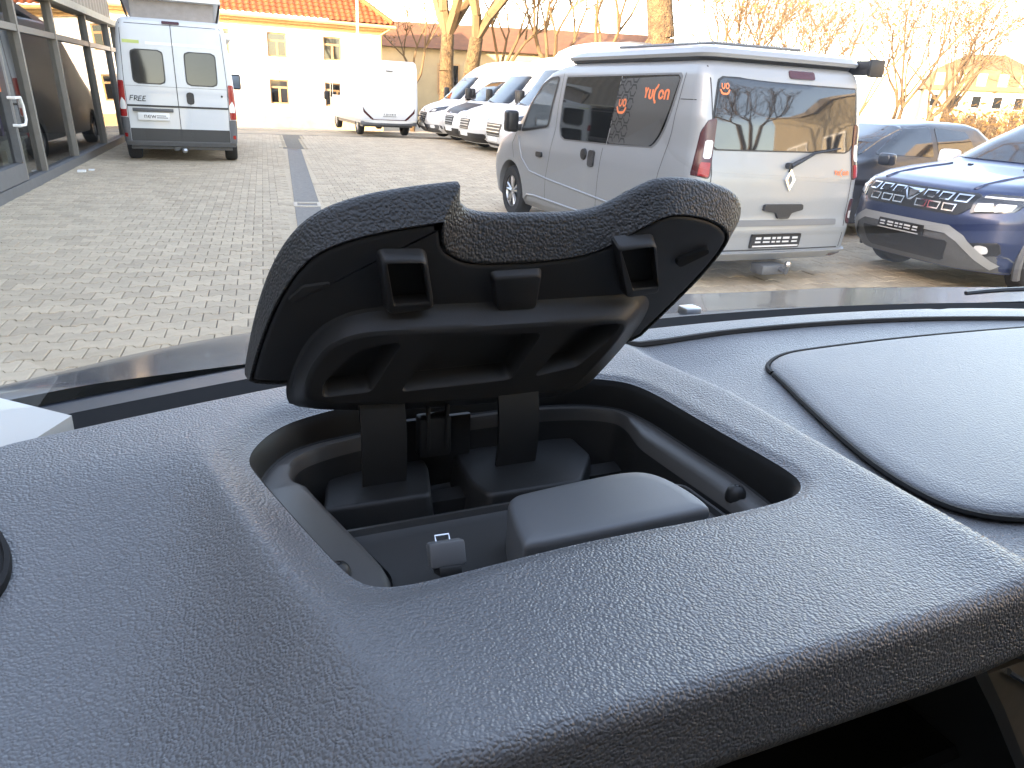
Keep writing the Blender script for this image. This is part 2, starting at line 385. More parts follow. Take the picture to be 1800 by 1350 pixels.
def inside(name, label, cat, vf, mat): mk(name, vf, mat, label=label, cat=cat)
inside('display_banner', 'dark purple banner standing behind the showroom glass', 'banner', fbox(4.2, 4.3, -1.9, -.9, .02, 1.15), m_purple)
inside('display_counter', 'low pale counter on the floor behind the showroom glass', 'counter', join(fbox(3.1, 4.6, -1.4, -.7, .02, .42), fbox(3.05, 4.65, -1.45, -.65, .421, .47)), m_plast)
# litter on the paving by the showroom
mk('paper_litter', join(box(-1.62, -1.50, 14.25, 14.37, 0, .03), box(-1.48, -1.40, 14.5, 14.6, .0, .02)), m_whitem, label='scrap of pale litter on the paving beside the showroom plinth', cat='litter')
# ------------------------------------------------------------------ hall behind the camera (mirrored in the silver van's rear window)
hall = empty('long_hall', label='long sunlit beige hall reflected in the silver van rear window', cat='building')
m_hall = M('hall_render', (.33, .28, .195), .9, var=(2, .08), bump=('noise', 30, .2, .02))
mk('wall', box(19, 30, -11, 6, -.05, 6.6), m_hall, hall)
mk('roof', box(18.75, 30.2, -11.2, 6.2, 6.6, 6.85), m_fasc, hall)
for k in range(5):
    y = -9.6+k*2.9
    w_ = mk('window', box(18.93, 18.999, y, y+1.7, 1.5, 3.3), m_whitem, hall)
    for a in range(2):
        for b in range(3): mk('pane', box(18.91, 18.929, y+.08+a*.82, y+.80+a*.82, 1.57+b*.58, 2.09+b*.58), m_glassd, w_)
# ------------------------------------------------------------------ white house at the end of the yard
def wall_holes(x0, x1, z0, z1, holes, y, dep):
    outer = [Vector((x0, 0, z0)), Vector((x1, 0, z0)), Vector((x1, 0, z1)), Vector((x0, 0, z1))]
    loops = [outer]+[[Vector((a, 0, c)), Vector((a, 0, d)), Vector((b, 0, d)), Vector((b, 0, c))] for a, b, c, d in holes]
    # grid tessellation keeps the openings exact
    xs = sorted({x0, x1, *[h[0] for h in holes], *[h[1] for h in holes]}); zs = sorted({z0, z1, *[h[2] for h in holes], *[h[3] for h in holes]})
    V = [(x, y, z) for z in zs for x in xs]; F = []; nx = len(xs)
    for j in range(len(zs)-1):
        for i in range(nx-1):
            cx, cz = (xs[i]+xs[i+1])/2, (zs[j]+zs[j+1])/2
            if any(a < cx < b and c < cz < d for a, b, c, d in holes): continue
            F.append((j*nx+i, j*nx+i+1, (j+1)*nx+i+1, (j+1)*nx+i))
    for a, b, c, d in holes:
        n = len(V); V += [(a, y, c), (b, y, c), (b, y, d), (a, y, d), (a, y+dep, c), (b, y+dep, c), (b, y+dep, d), (a, y+dep, d)]
        for i in range(4): F.append((n+i, n+(i+1) % 4, n+4+(i+1) % 4, n+4+i))
    return V, F
m_render = M('white_render', (.80, .785, .75), .9, var=(1.2, .05), bump=('noise', 25, .25, .02))
m_tile = M('red_clay_tile', (.22, .060, .020), .8, var=(3.5, .35))
m_timber = M('window_timber', (.36, .22, .11), .6, var=(12, .2))
m_tan = M('tan_gutter', (.55, .36, .16), .6, var=(6, .15))
m_plinth = M('ochre_plinth', (.50, .38, .22), .9, var=(3, .2))
house = empty('white_house', (0, 0, 0), label='white rendered two storey house with red clay tile roof', cat='house')
HY = 36.0; wins = [(3.78, 4.60), (6.14, 6.95), (1.45, 2.27), (-.9, -.08)]
holes = [(a, b, c, d) for a, b in wins for c, d in ((.62, 1.63), (2.52, 3.49))]
mk('wall', join(wall_holes(-4, 8.74, .12, 4.02, holes, HY, .16), box(-4, 8.739, HY+.17, 46, .0, 4.02)), m_render, house, smooth=0, fix=False)
mk('plinth', box(-4.03, 8.77, HY-.04, HY+.15, -.45, .13), m_plinth, house)
for a, b, c, d in holes:
    w_ = mk('window', join(box(a, a+.07, HY+.09, HY+.15, c, d), box(b-.07, b, HY+.09, HY+.15, c, d), box(a+.07, b-.07, HY+.09, HY+.15, c, c+.07), box(a+.07, b-.07, HY+.09, HY+.15, d-.06, d),
                           box(a+.07, b-.07, HY+.08, HY+.15, d-.36, d-.28), box((a+b)/2-.045, (a+b)/2+.045, HY+.08, HY+.149, c+.07, d-.36)), m_timber, house)
    mx_ = (a+b)/2
    for x0, x1, z0, z1 in ((a+.071, mx_-.046, c+.071, d-.361), (mx_+.046, b-.071, c+.071, d-.361), (a+.071, b-.071, d-.279, d-.061)):
        mk('pane', box(x0, x1, HY+.12, HY+.135, z0, z1), m_glassd, w_)
    mk('sill', box(a-.04, b+.04, HY-.05, HY+.08, c-.05, c), m_render, w_)
# tiled hip roof: front slope and the hip end, pantile rolls in stepped courses
def tile_slope(org, ux, uy, wid, length, hipL, hipR, nr, nc):
    V, F = [], []; org, ux, uy = Vector(org), Vector(ux), Vector(uy); nrm = ux.cross(uy).normalized()
    for j in range(nr):
        for e in (0, 1):
            v = (j+e)/nr*length
            for i in range(nc*4+1):
                s = i/(nc*4); lo, hi = hipL*v, wid-hipR*v; a = s*wid; a = min(max(a, lo), hi)
                roll = .030*(1+math.cos(2*math.pi*i/4)); V.append(org+ux*a+uy*v+nrm*(roll+(.035 if e == 0 else 0)))
    w = nc*4+1
    for r in range(nr*2-1):
        for i in range(nc*4): F.append((r*w+i, r*w+i+1, (r+1)*w+i+1, (r+1)*w+i))
    return V, F
sl_ = Vector((0, .78, .63)).normalized(); ln = 7.0
roof = mk('roof', tile_slope((-4.5, HY-.5, 4.10), (1, 0, 0), sl_, 13.65, ln, 0, .78, 26, 52), m_tile, house, smooth=50, fix=False)
sr_ = Vector((-.78, 0, .63)).normalized()
mk('roof', tile_slope((9.15, HY-.5, 4.10), (0, 1, 0), sr_, 11, ln, .78, .78, 26, 42), m_tile, house, smooth=50, fix=False)
mk('ridge_tiles', tube([Vector((9.15, HY-.5, 4.2)), Vector((9.15-5.46, HY-.5+5.46, 4.2+4.41))], .11, 8), m_tile, roof)
mk('gutter', tube([(-4.5, HY-.58, 4.02), (9.25, HY-.58, 4.02)], .075, 8), m_tan, house)
mk('cornice', join(box(-4.2, 8.95, HY-.35, HY-.005, 3.86, 4.08), box(-4.2, 8.85, HY-.14, HY-.004, 3.74, 3.858)), m_tan, house)
mk('downpipe', tube([(9.0, HY-.55, 3.95), (8.68, HY-.10, 3.7), (8.68, HY-.10, .05)], .05, 8), m_tan, house)
mk('wall_cable', tube([(2.4, HY-.03, .24), (6.0, HY-.03, .22), (6.0, HY-.03, 1.72)], .014, 5), m_drain, house)
mk('wall_lamp', box(4.16, 4.24, HY-.14, HY-.005, 1.9, 2.02, .01), m_drain, house)
mk('flag_pole', tube([(6.78, 32, -.3), (6.86, 32, 7.5)], [.055, .04], 8), m_whitem, label='tall pale pole standing in front of the white house', cat='pole')
mk('kerb_strip', box(-4, 13, 29.0, 29.25, -.3, -.03, .02), m_curb, label='pale kerb running along the foot of the white house', cat='kerb')
# ------------------------------------------------------------------ long low building with a red roof behind the trees
bb = empty('low_building', (19.6, 45.5, -.3), R(-24), label='low building with rust red roof behind the bare trees', cat='building')
m_ochre = M('ochre_wall', (.36, .28, .17), .9, var=(1, .12))
mk('wall', box(-12, 8, 0, 8, 0, 4.3), m_ochre, bb)
mk('roof', ([(-12.6, -.5, 4.2), (8.6, -.5, 4.2), (8.6, 4, 5.9), (-12.6, 4, 5.9), (-12.6, 8.5, 4.2), (8.6, 8.5, 4.2)], [(0, 1, 2, 3), (3, 2, 5, 4), (0, 3, 4), (1, 5, 2), (0, 4, 5, 1)]), M('brown_roof', (.15, .060, .026), .9, var=(2, .3)), bb, smooth=0)
for k in range(6):
    w_ = mk('window', box(-11+k*3, -9.6+k*3, -.05, -.002, 1.6, 3.4), m_timber, bb); mk('pane', box(-10.9+k*3, -9.7+k*3, -.08, -.051, 1.7, 3.3), m_glassd, w_)
# ------------------------------------------------------------------ yellow villa far right
yh = empty('yellow_villa', (88, 65, -.3), R(-48), label='pale yellow villa with mansard roof far off at right', cat='house')
m_yel = M('yellow_render', (.42, .34, .19), .9, var=(.6, .1)); m_slate = M('brown_slate', (.13, .085, .045), .8, var=(1.5, .3))
mk('wall', box(-6, 6, 0, 10, 0, 5.0), m_yel, yh)
mk('roof', ([(-6.4, -.4, 5), (6.4, -.4, 5), (6.4, 10.4, 5), (-6.4, 10.4, 5), (-5.2, 1, 7.4), (5.2, 1, 7.4), (5.2, 9, 7.4), (-5.2, 9, 7.4), (-2, 4, 9.2), (2, 4, 9.2), (2, 6, 9.2), (-2, 6, 9.2)],
    [(0, 1, 5, 4), (1, 2, 6, 5), (2, 3, 7, 6), (3, 0, 4, 7), (4, 5, 9, 8), (5, 6, 10, 9), (6, 7, 11, 10), (7, 4, 8, 11), (8, 9, 10, 11), (3, 2, 1, 0)]), m_slate, yh, smooth=0)
for k in range(5):
    for z0 in (.8, 3.0):
        w_ = mk('window', box(-5.2+k*2.2, -4.1+k*2.2, -.06, -.002, z0, z0+1.5), m_whitem, yh); mk('pane', box(-5.1+k*2.2, -4.2+k*2.2, -.09, -.061, z0+.1, z0+1.4), m_glassd, w_)
    dm = mk('dormer', box(-5.1+k*2.2, -4.1+k*2.2, -.1, 1.2, 5.3, 6.9), m_yel, yh); mk('pane', box(-4.95+k*2.2, -4.25+k*2.2, -.14, -.101, 5.6, 6.7), m_glassd, dm)
# ------------------------------------------------------------------ trees
m_bark = M('bark', (.11, .068, .033), .95, var=(5, .75), bump=('noise', 14, 1, .12))
m_twig = M('twigs', (.13, .082, .042), .9, var=(2, .3)); m_leaf = M('dry_leaves', (.24, .135, .045), .8, var=(1.5, .45))
def tree(name, label, loc, h, r, seed, stems=1, lean=.0, spread=.55, leaves=900, depth=6, twig=1.0, clear=.25):
    rg = random.Random(seed); root = empty(name, loc, rg.random()*6, label=label, cat='tree', group='bare trees around the yard')
    T, B, Lv = [], [], []
    def seg(lst, p, q, a, b, n): lst.append(tube([p, q], [a, b], n, cap=False))
    def grow(p, d, L, rad, lev):
        k = 3 if lev < 2 else 2; q = p
        for i in range(k):
            d = (d+Vector((rg.gauss(0, .13), rg.gauss(0, .13), rg.gauss(.05, .08)))).normalized(); q2 = q+d*L/k; rr = rad*(1-.3*(i+1)/k)
            seg(T if lev == 0 else B, q, q2, rad*(1-.3*i/k), rr, 9 if lev == 0 else (6 if lev < 3 else 3)); q = q2
            if lev >= 2 and lev < depth:                        # side shoots
                for _ in range(2 if lev >= depth-2 else 1):
                    a = Vector((rg.gauss(0, 1), rg.gauss(0, 1), rg.gauss(.25, .6))).normalized(); e = (d*.55+a*.8).normalized()
                    if lev >= depth-2: 
                        q3 = q+e*L*.55; seg(B, q, q3, rad*.26, rad*.10, 3); Lv.append(q3)
                    else: grow(q, e, L*.55, rad*.42, lev+2)
        if lev >= depth: Lv.append(q); return
        nb = rg.choice((2, 3)) if lev else rg.choice((3, 4))
        for j in range(nb):
            ang = 2*math.pi*j/nb+rg.random(); a = Vector((math.cos(ang), math.sin(ang), 0)); s = spread*(.7+.6*rg.random())
            e = (d*(1-.35*s)+a*s+Vector((0, 0, .15))).normalized(); grow(q, e, L*(.62+.2*rg.random()), rad*.61*(.8+.3*rg.random()), lev+1)
    for s in range(stems):
        a = 2*math.pi*s/max(1, stems)+.4; off = Vector((math.cos(a), math.sin(a), 0))*(r*.8 if stems > 1 else 0)
        grow(off-Vector((0, 0, .3)), (Vector((math.cos(a)*.18*(stems > 1)+lean, math.sin(a)*.18*(stems > 1), 1))).normalized(), h*clear, r*(1 if stems == 1 else .8), 0)
    mk('trunk', join(*T), m_bark, root, smooth=180, fix=False); cr_ = mk('crown', join(*B), m_twig, root, smooth=0, fix=False)
    V, F = [], []
    for _ in range(leaves):
        p = rg.choice(Lv)+Vector((rg.gauss(0, .16), rg.gauss(0, .16), rg.gauss(0, .16)))*twig; s = .034*(.6+rg.random())
        a = Vector((rg.gauss(0, 1), rg.gauss(0, 1), rg.gauss(0, 1))).normalized(); b = a.orthogonal().normalized()
        n = len(V); V += [p-a*s*1.6, p+b*s*.8, p+a*s*1.6, p-b*s*.8]; F.append((n, n+1, n+2, n+3))
    if leaves: mk('leaves', (V, F), m_leaf, cr_, smooth=0, fix=False, kind='stuff')
tree('bare_tree', 'thick double trunked tree behind the white vans, left of the red roof', (11.6, 34.2, -.3), 15, .52, 3, stems=2, leaves=1500, clear=.3)
tree('bare_tree', 'massive single trunk rising behind the silver van roof', (14.85, 22.65, -.05), 17, .56, 8, leaves=900, clear=.34)
tree('bare_tree', 'slim bare tree beside the white house corner', (10.3, 36.5, -.35), 10, .13, 12, leaves=500, spread=.5)
tree('bare_tree', 'slender golden tree between the house and the red roof', (13.8, 36.5, -.3), 12, .18, 15, leaves=1200, spread=.5)
tree('bare_tree', 'bare tree in front of the red roofed building', (16.0, 34.0, -.3), 12, .2, 21, leaves=1300)
tree('bare_tree', 'leaning bare tree left of the massive trunk', (17.5, 30.3, -.2), 12, .18, 27, leaves=1400, lean=-.12)
tree('bare_tree', 'golden tree with dense remaining leaves right of the massive trunk', (18.6, 23.2, -.05), 11, .12, 33, stems=3, leaves=900, clear=.2)
tree('bare_tree', 'multi stemmed bare tree above the silver van rear', (20.2, 21.6, -.05), 10, .085, 41, stems=4, leaves=350, clear=.2)
tree('bare_tree', 'thin bare tree above the silver van brake light', (18.2, 17.6, -.05), 9, .07, 45, stems=3, leaves=250, clear=.2)
tree('bare_tree', 'leaning leafy tree right of the silver van roof', (22.5, 19.6, -.05), 11, .10, 52, stems=3, lean=.2, leaves=700, clear=.2)
tree('bare_tree', 'far bare tree just left of the yellow villa', (34, 27, -.3), 11, .16, 58, stems=2, leaves=1800, clear=.22)
tree('bare_tree', 'small wispy tree at the right edge of the sky', (45, 30.5, -.3), 8.5, .12, 63, leaves=500, spread=.45)
tree('bare_tree', 'shrubby tree in front of the yellow villa', (32, 21, -.1), 5.5, .1, 69, stems=4, leaves=900, clear=.16)
tree('bare_tree', 'bare tree behind the parked vehicles, seen mirrored in the silver van rear window', (15.6, -9.2, -.05), 12, .22, 77, leaves=100, clear=.25)
tree('bare_tree', 'low golden tree behind the dark car roof', (16.5, 12.2, -.05), 4.2, .07, 81, stems=5, leaves=700, clear=.16, spread=.6)
# ------------------------------------------------------------------ vehicles
RSeg = 26
def wheel(root, x, y, r, w, sg, spokes=5, rim=m_alu, hub=m_black, z=None):
    """tyre with a spoked rim facing sideways (sg = side)"""
    z = r if z is None else z; s = sg
    prof = [(r*.62, -w/2), (r*.90, -w/2), (r*.975, -w*.40), (r, -w*.25), (r, w*.25), (r*.975, w*.40), (r*.90, w/2), (r*.62, w/2)]
    v, f = lathe(prof, RSeg, 'x', closed=True); ty = mk('wheel', ([(p[0]+x, p[1]+y, p[2]+z) for p in v], f), m_rubber, root, smooth=40)
    parts = [lathe([(r*.63, .0), (r*.62, s*w*.42), (r*.57, s*w*.44), (r*.54, s*w*.30), (r*.54, 0)], RSeg, 'x', closed=True), lathe([(.0001, s*w*.40), (r*.12, s*w*.40), (r*.14, s*w*.30), (.0001, s*w*.28)], 14, 'x')]
    for k in range(spokes):
        a = 2*math.pi*k/spokes+.3
        for da in (-.16, .16):
            c0, s0, c1, s1 = math.cos(a+da*.5), math.sin(a+da*.5), math.cos(a+da*1.3), math.sin(a+da*1.3)
            parts.append(tube([(s*w*.36, c0*r*.08, s0*r*.08), (s*w*.38, c1*r*.57, s1*r*.57)], r*.055, 5))
    v, f = join(*parts); mk('rim', ([(p[0]+x, p[1]+y, p[2]+z) for p in v], f), rim, ty, smooth=40)
    v, f = lathe([(.0001, s*w*.05), (r*.56, s*w*.05)], RSeg, 'x'); mk('brake_disc', ([(p[0]+x, p[1]+y, p[2]+z) for p in v], f), hub, ty)
    return ty
def arch(y, r, x0, x1, z): 
    v, f = lathe([(.0001, x0), (r, x0), (r, x1), (.0001, x1)], 40, 'x'); return [(p[0], p[1]+y, p[2]+z) for p in v], f
def mir(vf): return [(-v[0], v[1], v[2]) for v in vf[0]], vf[1]
def plate_marks(x0, x1, z0, z1, mapf, out, seed=1):
    rg = random.Random(seed); P = []
    for (a, b) in ((.06, .17), (.22, .36), (.40, .47), (.50, .58), (.62, .76), (.82, .94)):
        for zz in ((.62, .86), (.36, .54)):
            xa, xb = x0+(x1-x0)*a, x0+(x1-x0)*b; zm = z0+(z1-z0)*(zz[0]+zz[1])/2
            P.append(stroke([(xa, zm), (xb, zm)], (z1-z0)*(zz[1]-zz[0])*.7, mapf, out, .026))
    P.append(stroke([(x0+.02*(x1-x0), z0+.12*(z1-z0)), (x1-.02*(x1-x0), z0+.12*(z1-z0))], (z1-z0)*.12, mapf, out, .026)); return join(*P)
# ---- orange logo lettering
def arc(cx, cy, rx, ry, a0, a1, n=12): return [(cx+rx*math.cos(R(a0+(a1-a0)*i/n)), cy+ry*math.sin(R(a0+(a1-a0)*i/n))) for i in range(n+1)]
def uo_face(mapf, out, off=.006):
    S = [([(-.42, .55), (-.42, .25)]+arc(-.24, .25, .18, .2, 180, 360)+[(-.06, .55)], .13, False), (arc(.30, .30, .20, .24, 0, 345, 18), .13, True), ([(-.62, -.02), (-.42, -.36), (-.22, -.44), (.22, -.44), (.42, -.36), (.62, -.02)], .19, False)]
    return join(*[stroke(p, w, mapf, out, off, closed=c) for p, w, c in S])
def logo_word(mapf, out, off=.006):
    S = [([(0, .9), (.12, .55), (.24, .9)], .14), ([(.12, .55), (.12, .25)], .14), ([(.42, .8), (.42, .4)]+arc(.55, .4, .13, .16, 180, 360)+[(.68, .8)], .14),
         ([(1.08, 1.12)]+arc(1.02, .5, .18, .42, 95, 260, 12)+[(1.04, -.06)], .14), (arc(1.42, .5, .17, .24, 0, 345, 16), .14), ([(1.76, .2), (1.76, .62)]+arc(1.9, .62, .14, .16, 180, 0)+[(2.04, .2)], .14)]
    return join(*[stroke(p, w, mapf, out, off) for p, w in S])
# ================================================================== silver van
m_silver = M('silver_paint', (.27, .285, .295), .38, metal=.25, coat=.25, var=(300, .04))
m_film = M('grey_window_film', (.055, .055, .053), .4)
m_tailg = M('van_trim_grey', (.13, .135, .14), .45)
sv_ = empty('silver_camper_van', (4.98, 5.32, 0), 0, label='silver camper van with pop top roof parked facing away', cat='van')
B = Body([(.22, .90, .12, 4.80, .12, .45, .4), (.30, .955, .02, 4.93, .14, .5, .45), (.50, .975, .0, 4.98, .16, .5, .45), (.62, .98, .02, 5.0, .16, .5, .45), (.78, .985, .02, 4.97, .16, .5, .45), (.95, .985, .03, 4.84, .16, .5, .45), (1.06, .975, .045, 4.55, .16, .5, .42), (1.14, .965, .06, 4.28, .16, .5, .4), (1.20, .957, .07, 4.20, .16, .42, .34), (1.45, .945, .095, 3.90, .15, .36, .30), (1.70, .915, .145, 3.58, .15, .32, .28), (1.80, .900, .17, 3.38, .14, .32, .28), (1.86, .878, .20, 3.15, .13, .3, .28), (1.90, .83, .25, 2.90, .12, .3, .28), (1.915, .76, .33, 2.65, .1, .25, .25)])
bo = mk('body', B.vf(), m_silver, sv_, smooth=32)
boolcut(bo, [arch(4.06, .40, -1.1, -.72, .34), arch(4.06, .40, .72, 1.1, .34), arch(.98, .40, -1.1, -.72, .34), arch(.98, .40, .72, 1.1, .34)])
mk('underbody', box(-.72, .72, .2, 4.8, .20, .7), m_black, sv_)
for x, s in ((-.85, -1), (.85, 1)):
    for y in (4.06, .98): wheel(sv_, x, y, .335, .21, s)
SL_ = lambda a, b: B.side(a, b, -1); SR_ = lambda a, b: B.side(a, b, 1); RE = lambda a, b: B.rear(a, b); LO, RO, BO, FO = (-1, 0, 0), (1, 0, 0), (0, -1, 0), (0, 1, 0)
# pop top roof on its black gasket
B2 = Body([(1.905, .84, .27, 2.98, .12, .3, .3), (1.93, .86, .25, 3.0, .14, .35, .35)]); mk('roof_gasket', B2.vf(), m_black, sv_)
B3 = Body([(1.931, .87, .20, 3.07, .14, .4, .4), (1.96, .885, .19, 3.08, .14, .4, .4), (2.00, .86, .22, 2.95, .14, .4, .4), (2.03, .78, .34, 2.7, .14, .35, .35), (2.04, .70, .45, 2.5, .12, .3, .3)]); pt = mk('pop_top', B3.vf(.02), m_silver, sv_)
mk('roof_rail', join(tube([(-.62, .5, 2.055), (-.62, 2.1, 2.065)], .016, 6), tube([(-.62, .5, 2.055), (.30, .45, 2.055)], .014, 6)), m_tailg, pt)
mk('awning_case', join(box(.87, 1.03, .16, 3.0, 1.88, 2.0, .02), box(.865, 1.035, .13, .16, 1.86, 2.01, .004)), m_black, sv_)
# side glazing, left
big = rpoly([(2.70, 1.77), (.52, 1.785), (.58, 1.44), (.66, 1.27), (.78, 1.15), (2.60, 1.105), (2.71, 1.20)], [.05, .05, .1, .1, .08, .08, .06])
mk('window_surround', patch([(a+(a-1.6)*.025, b+(b-1.45)*.05) for a, b in big], SL_, LO, .003, .01, 18, 14), m_tailg, sv_)
wn = mk('side_window', patch(big, SL_, LO, .008, .01, 18, 14), m_glassd, sv_)
flm = [(max(.535, min(a, 1.52)), b) for a, b in big]; flm = [(.52, 1.77), (1.50, 1.765), (1.58, 1.135), (.80, 1.16), (.68, 1.28), (.60, 1.45)]
mk('window_film', patch(rpoly([(a, b) for a, b in flm], .04), SL_, LO, .0105, .002, 18, 10), m_film, wn, label='grey film with orange lettering on the rear half of the side window')
mk('window_bar', stroke([(1.50, 1.77), (1.585, 1.12)], .014, SL_, LO, .013), m_alu, wn, fix=False)
hexs = []
for c in range(3):
    for r_ in range(10):
        yy, zz = 1.46-c*.115+(.0), 1.735-r_*.062-(.031 if c % 2 else 0)
        if zz < 1.17: continue
        yy += (1.77-zz)*.12; s_ = 1 if (r_+c) % 2 else -1
        hexs.append(stroke([(yy+.052, zz-.022*s_), (yy+.028, zz+.018*s_), (yy-.028, zz+.018*s_), (yy-.052, zz-.022*s_)], .016, SL_, LO, .0125))
mk('hexagon_print', join(*hexs), m_print, wn, fix=False)
mk('orange_logo', join(uo_face(lambda a, b: SL_(1.40-a*.135, 1.49+b*.125), LO, .014), logo_word(lambda a, b: SL_(1.03-a*.192, 1.545+b*.14), LO, .014)), m_orange, wn, fix=False, label='orange logo face and word on the grey window film')
dw = rpoly([(2.93, 1.77), (2.86, 1.77), (2.98, 1.22), (3.78, 1.13), (3.72, 1.22)], .04)
dw = rpoly([(3.10, 1.745), (2.90, 1.755), (3.03, 1.22), (3.76, 1.13), (3.56, 1.44), (3.34, 1.66)], [.05, .04, .04, .04, .08, .08])
dwn = mk('door_window', patch(dw, SL_, LO, .006, .01, 16, 10), m_glassp, sv_)
mk('window_bar', stroke([(3.34, 1.64), (3.38, 1.20)], .03, SL_, LO, .009), m_black, dwn, fix=False)
mk('window_seal', stroke(dens(dw+[dw[0]], .05), .03, SL_, LO, .0085), m_black, dwn, fix=False)
ws = rpoly([(-.78, 1.24), (.78, 1.24), (.70, 1.72), (-.70, 1.72)], .06); mk('windscreen', patch(ws, B.front, FO, .006, .02, 14, 16), m_glassd, sv_)
mk('window', patch(big, SR_, RO, .006, .01, 18, 14), m_glassd, sv_); mk('window', patch(dw, SR_, RO, .006, .01, 16, 10), m_glassp, sv_)
sm = []
for ln_ in ([(2.80, 1.80), (2.82, 1.2), (2.90, .85), (2.97, .62), (2.99, .36)], [(.46, 1.80), (.50, 1.3), (.60, .9), (.62, .4)], [(1.66, 1.08), (1.70, .72), (1.72, .36)], [(.46, 1.585), (.20, 1.585)], [(3.9, 1.12), (4.02, .95), (3.95, .78)]): sm.append(stroke(dens(ln_, .05), .007, SL_, LO, .002))
mk('door_seam', join(*sm), m_seam, sv_, fix=False)
mk('door_crease', tube([SL_(y, z) for y, z in dens([(3.85, 1.06), (3.70, .80), (3.45, .66), (2.9, .62), (1.3, .55)], .06)], .012, 6), m_silver, sv_, smooth=180)
mk('sill_moulding', tube([SL_(y, z) for y, z in dens([(3.60, .30), (3.52, .36), (3.3, .375), (1.5, .36)], .06)], .016, 6), m_silver, sv_, smooth=180)
def handle(y, z, wd, ht, name='door_handle'): return mk(name, patch(rrect(y-wd/2, y+wd/2, z-ht/2, z+ht/2, .03), SL_, LO, .022, .03, 8, 8), m_black, sv_)
handle(3.16, .885, .16, .06); handle(1.86, .955, .115, .17); 
v, f = lathe([(.0001, -.022), (.055, -.02), (.062, -.004), (.062, .02)], 20, 'x'); p0 = SL_(2.04, .985); mk('fuel_cap', ([Vector(q)+p0 for q in v], f), m_black, sv_)
mk('mirror', join(box(-1.16, -1.0, 3.78, 3.95, 1.10, 1.36, .04, 3), box(-1.02, -.90, 3.80, 3.9, 1.12, 1.2, .02)), m_black, sv_)
# rear
rw = rpoly([(-.80, 1.20), (.74, 1.20), (.80, 1.28), (.775, 1.76), (-.76, 1.77), (-.83, 1.30)], [.1, .08, .1, .05, .05, .08])
mk('window_seal', patch([(a*1.02, b+(b-1.48)*.045) for a, b in rw], RE, BO, .003, .01, 16, 16), m_black, sv_)
rwn = mk('rear_window', patch(rw, RE, BO, .007, .01, 16, 16), m_glassd, sv_)
mk('orange_logo', uo_face(lambda a, b: RE(-.71+a*.075, 1.68+b*.085), BO, .010), m_orange, rwn, fix=False, label='small orange logo face in the corner of the rear window')
mk('orange_logo', logo_word(lambda a, b: RE(.60+a*.085, .985+b*.06), BO, .006), m_orange, sv_, fix=False, label='small faded orange word at the right of the tailgate')
wp = mk('wiper', join(tube([RE(.02, 1.075)+Vector((0, -.05, 0)), RE(.30, 1.19)+Vector((0, -.045, 0)), RE(.62, 1.235)+Vector((0, -.03, 0))], [.022, .012, .008], 6), lathe([(.0001, -.05), (.03, -.05), (.035, 0)], 12, 'y') and tube([RE(.02, 1.075), RE(.02, 1.075)+Vector((0, -.055, 0))], .028, 10)), m_black, rwn)
mk('brake_light', patch(rrect(-.02, .27, 1.80, 1.865, .015), RE, BO, .012, .03, 6, 10), m_redd, sv_)
def lamp(sg, name='tail_light'):
    X = lambda a, b: B.rear(sg*a*B.p(b)[0]/.985, b)
    t = mk(name, patch(rpoly([(.815, 1.45), (.885, 1.44), (.935, 1.34), (.965, .965), (.825, .955)], .025), X, BO, .014, .04, 18, 8), m_redd, sv_)
    mk('reverse_lens', patch(rpoly([(.835, 1.27), (.90, 1.27), (.905, 1.12), (.84, 1.12)], .015), X, BO, .019, .01, 8, 4), m_clear, t)
    mk('stop_lens', patch(rpoly([(.838, 1.09), (.92, 1.09), (.93, .975), (.84, .968)], .01), X, BO, .019, .01, 8, 4), m_red, t)
    if sg > 0: mk('fog_light', patch(rpoly([(.86, .78), (.965, .78), (.955, .55), (.85, .55)], .02), X, BO, .012, .03, 8, 4), m_redd, sv_); mk('fog_lens', patch(rrect(.87, .945, .60, .67, .01), X, BO, .018, .01, 6, 4), m_clear, t)
lamp(-1); lamp(1)
em = [(0, .105), (.062, 0), (0, -.105), (-.062, 0)]
mk('emblem', prism(em, lambda a, b: RE(.05+a, .955+b)+Vector((0, -.004, 0)), lambda a, b: RE(.05+a*.92, .955+b*.92)+Vector((0, -.022, 0))), m_chrome, sv_, smooth=0)
mk('emblem', prism([(a*.42, b*.48) for a, b in em], lambda a, b: RE(.05+a, .955+b)+Vector((0, -.018, 0)), lambda a, b: RE(.05+a, .955+b)+Vector((0, -.024, 0))), m_tailg, sv_, smooth=0)
mk('tailgate_handle', join(patch(rpoly([(-.20, .74), (.24, .74), (.25, .69), (.12, .665), (.09, .61), (-.03, .61), (-.06, .665), (-.21, .68)], .015), RE, BO, .03, .03, 12, 10)), m_black, sv_)
mk('number_strip', patch(rrect(-.62, .70, .545, .60, .01), RE, BO, .016, .03, 5, 16), m_tailg, sv_)
np_ = mk('number_plate', patch(rrect(-.30, .28, .345, .475, .008), RE, BO, .02, .02, 5, 6), m_black, sv_)
mk('plate_print', plate_marks(-.29, .27, .35, .47, RE, BO), m_clear, np_, fix=False)
mk('tailgate_seam', join(stroke(dens([(-.80, .325), (.80, .325)], .1), .012, RE, BO, .003), stroke(dens([(-.84, 1.86), (-.80, 1.0), (-.82, .33)], .1), .008, RE, BO, .003), stroke(dens([(.80, 1.80), (.83, 1.0), (.82, .33)], .1), .008, RE, BO, .003)), m_seam, sv_, fix=False)
mk('bumper', patch(rpoly([(-.96, .22), (.96, .22), (.965, .31), (-.965, .31)], .02), RE, BO, .05, .06, 8, 26), m_silver, sv_)
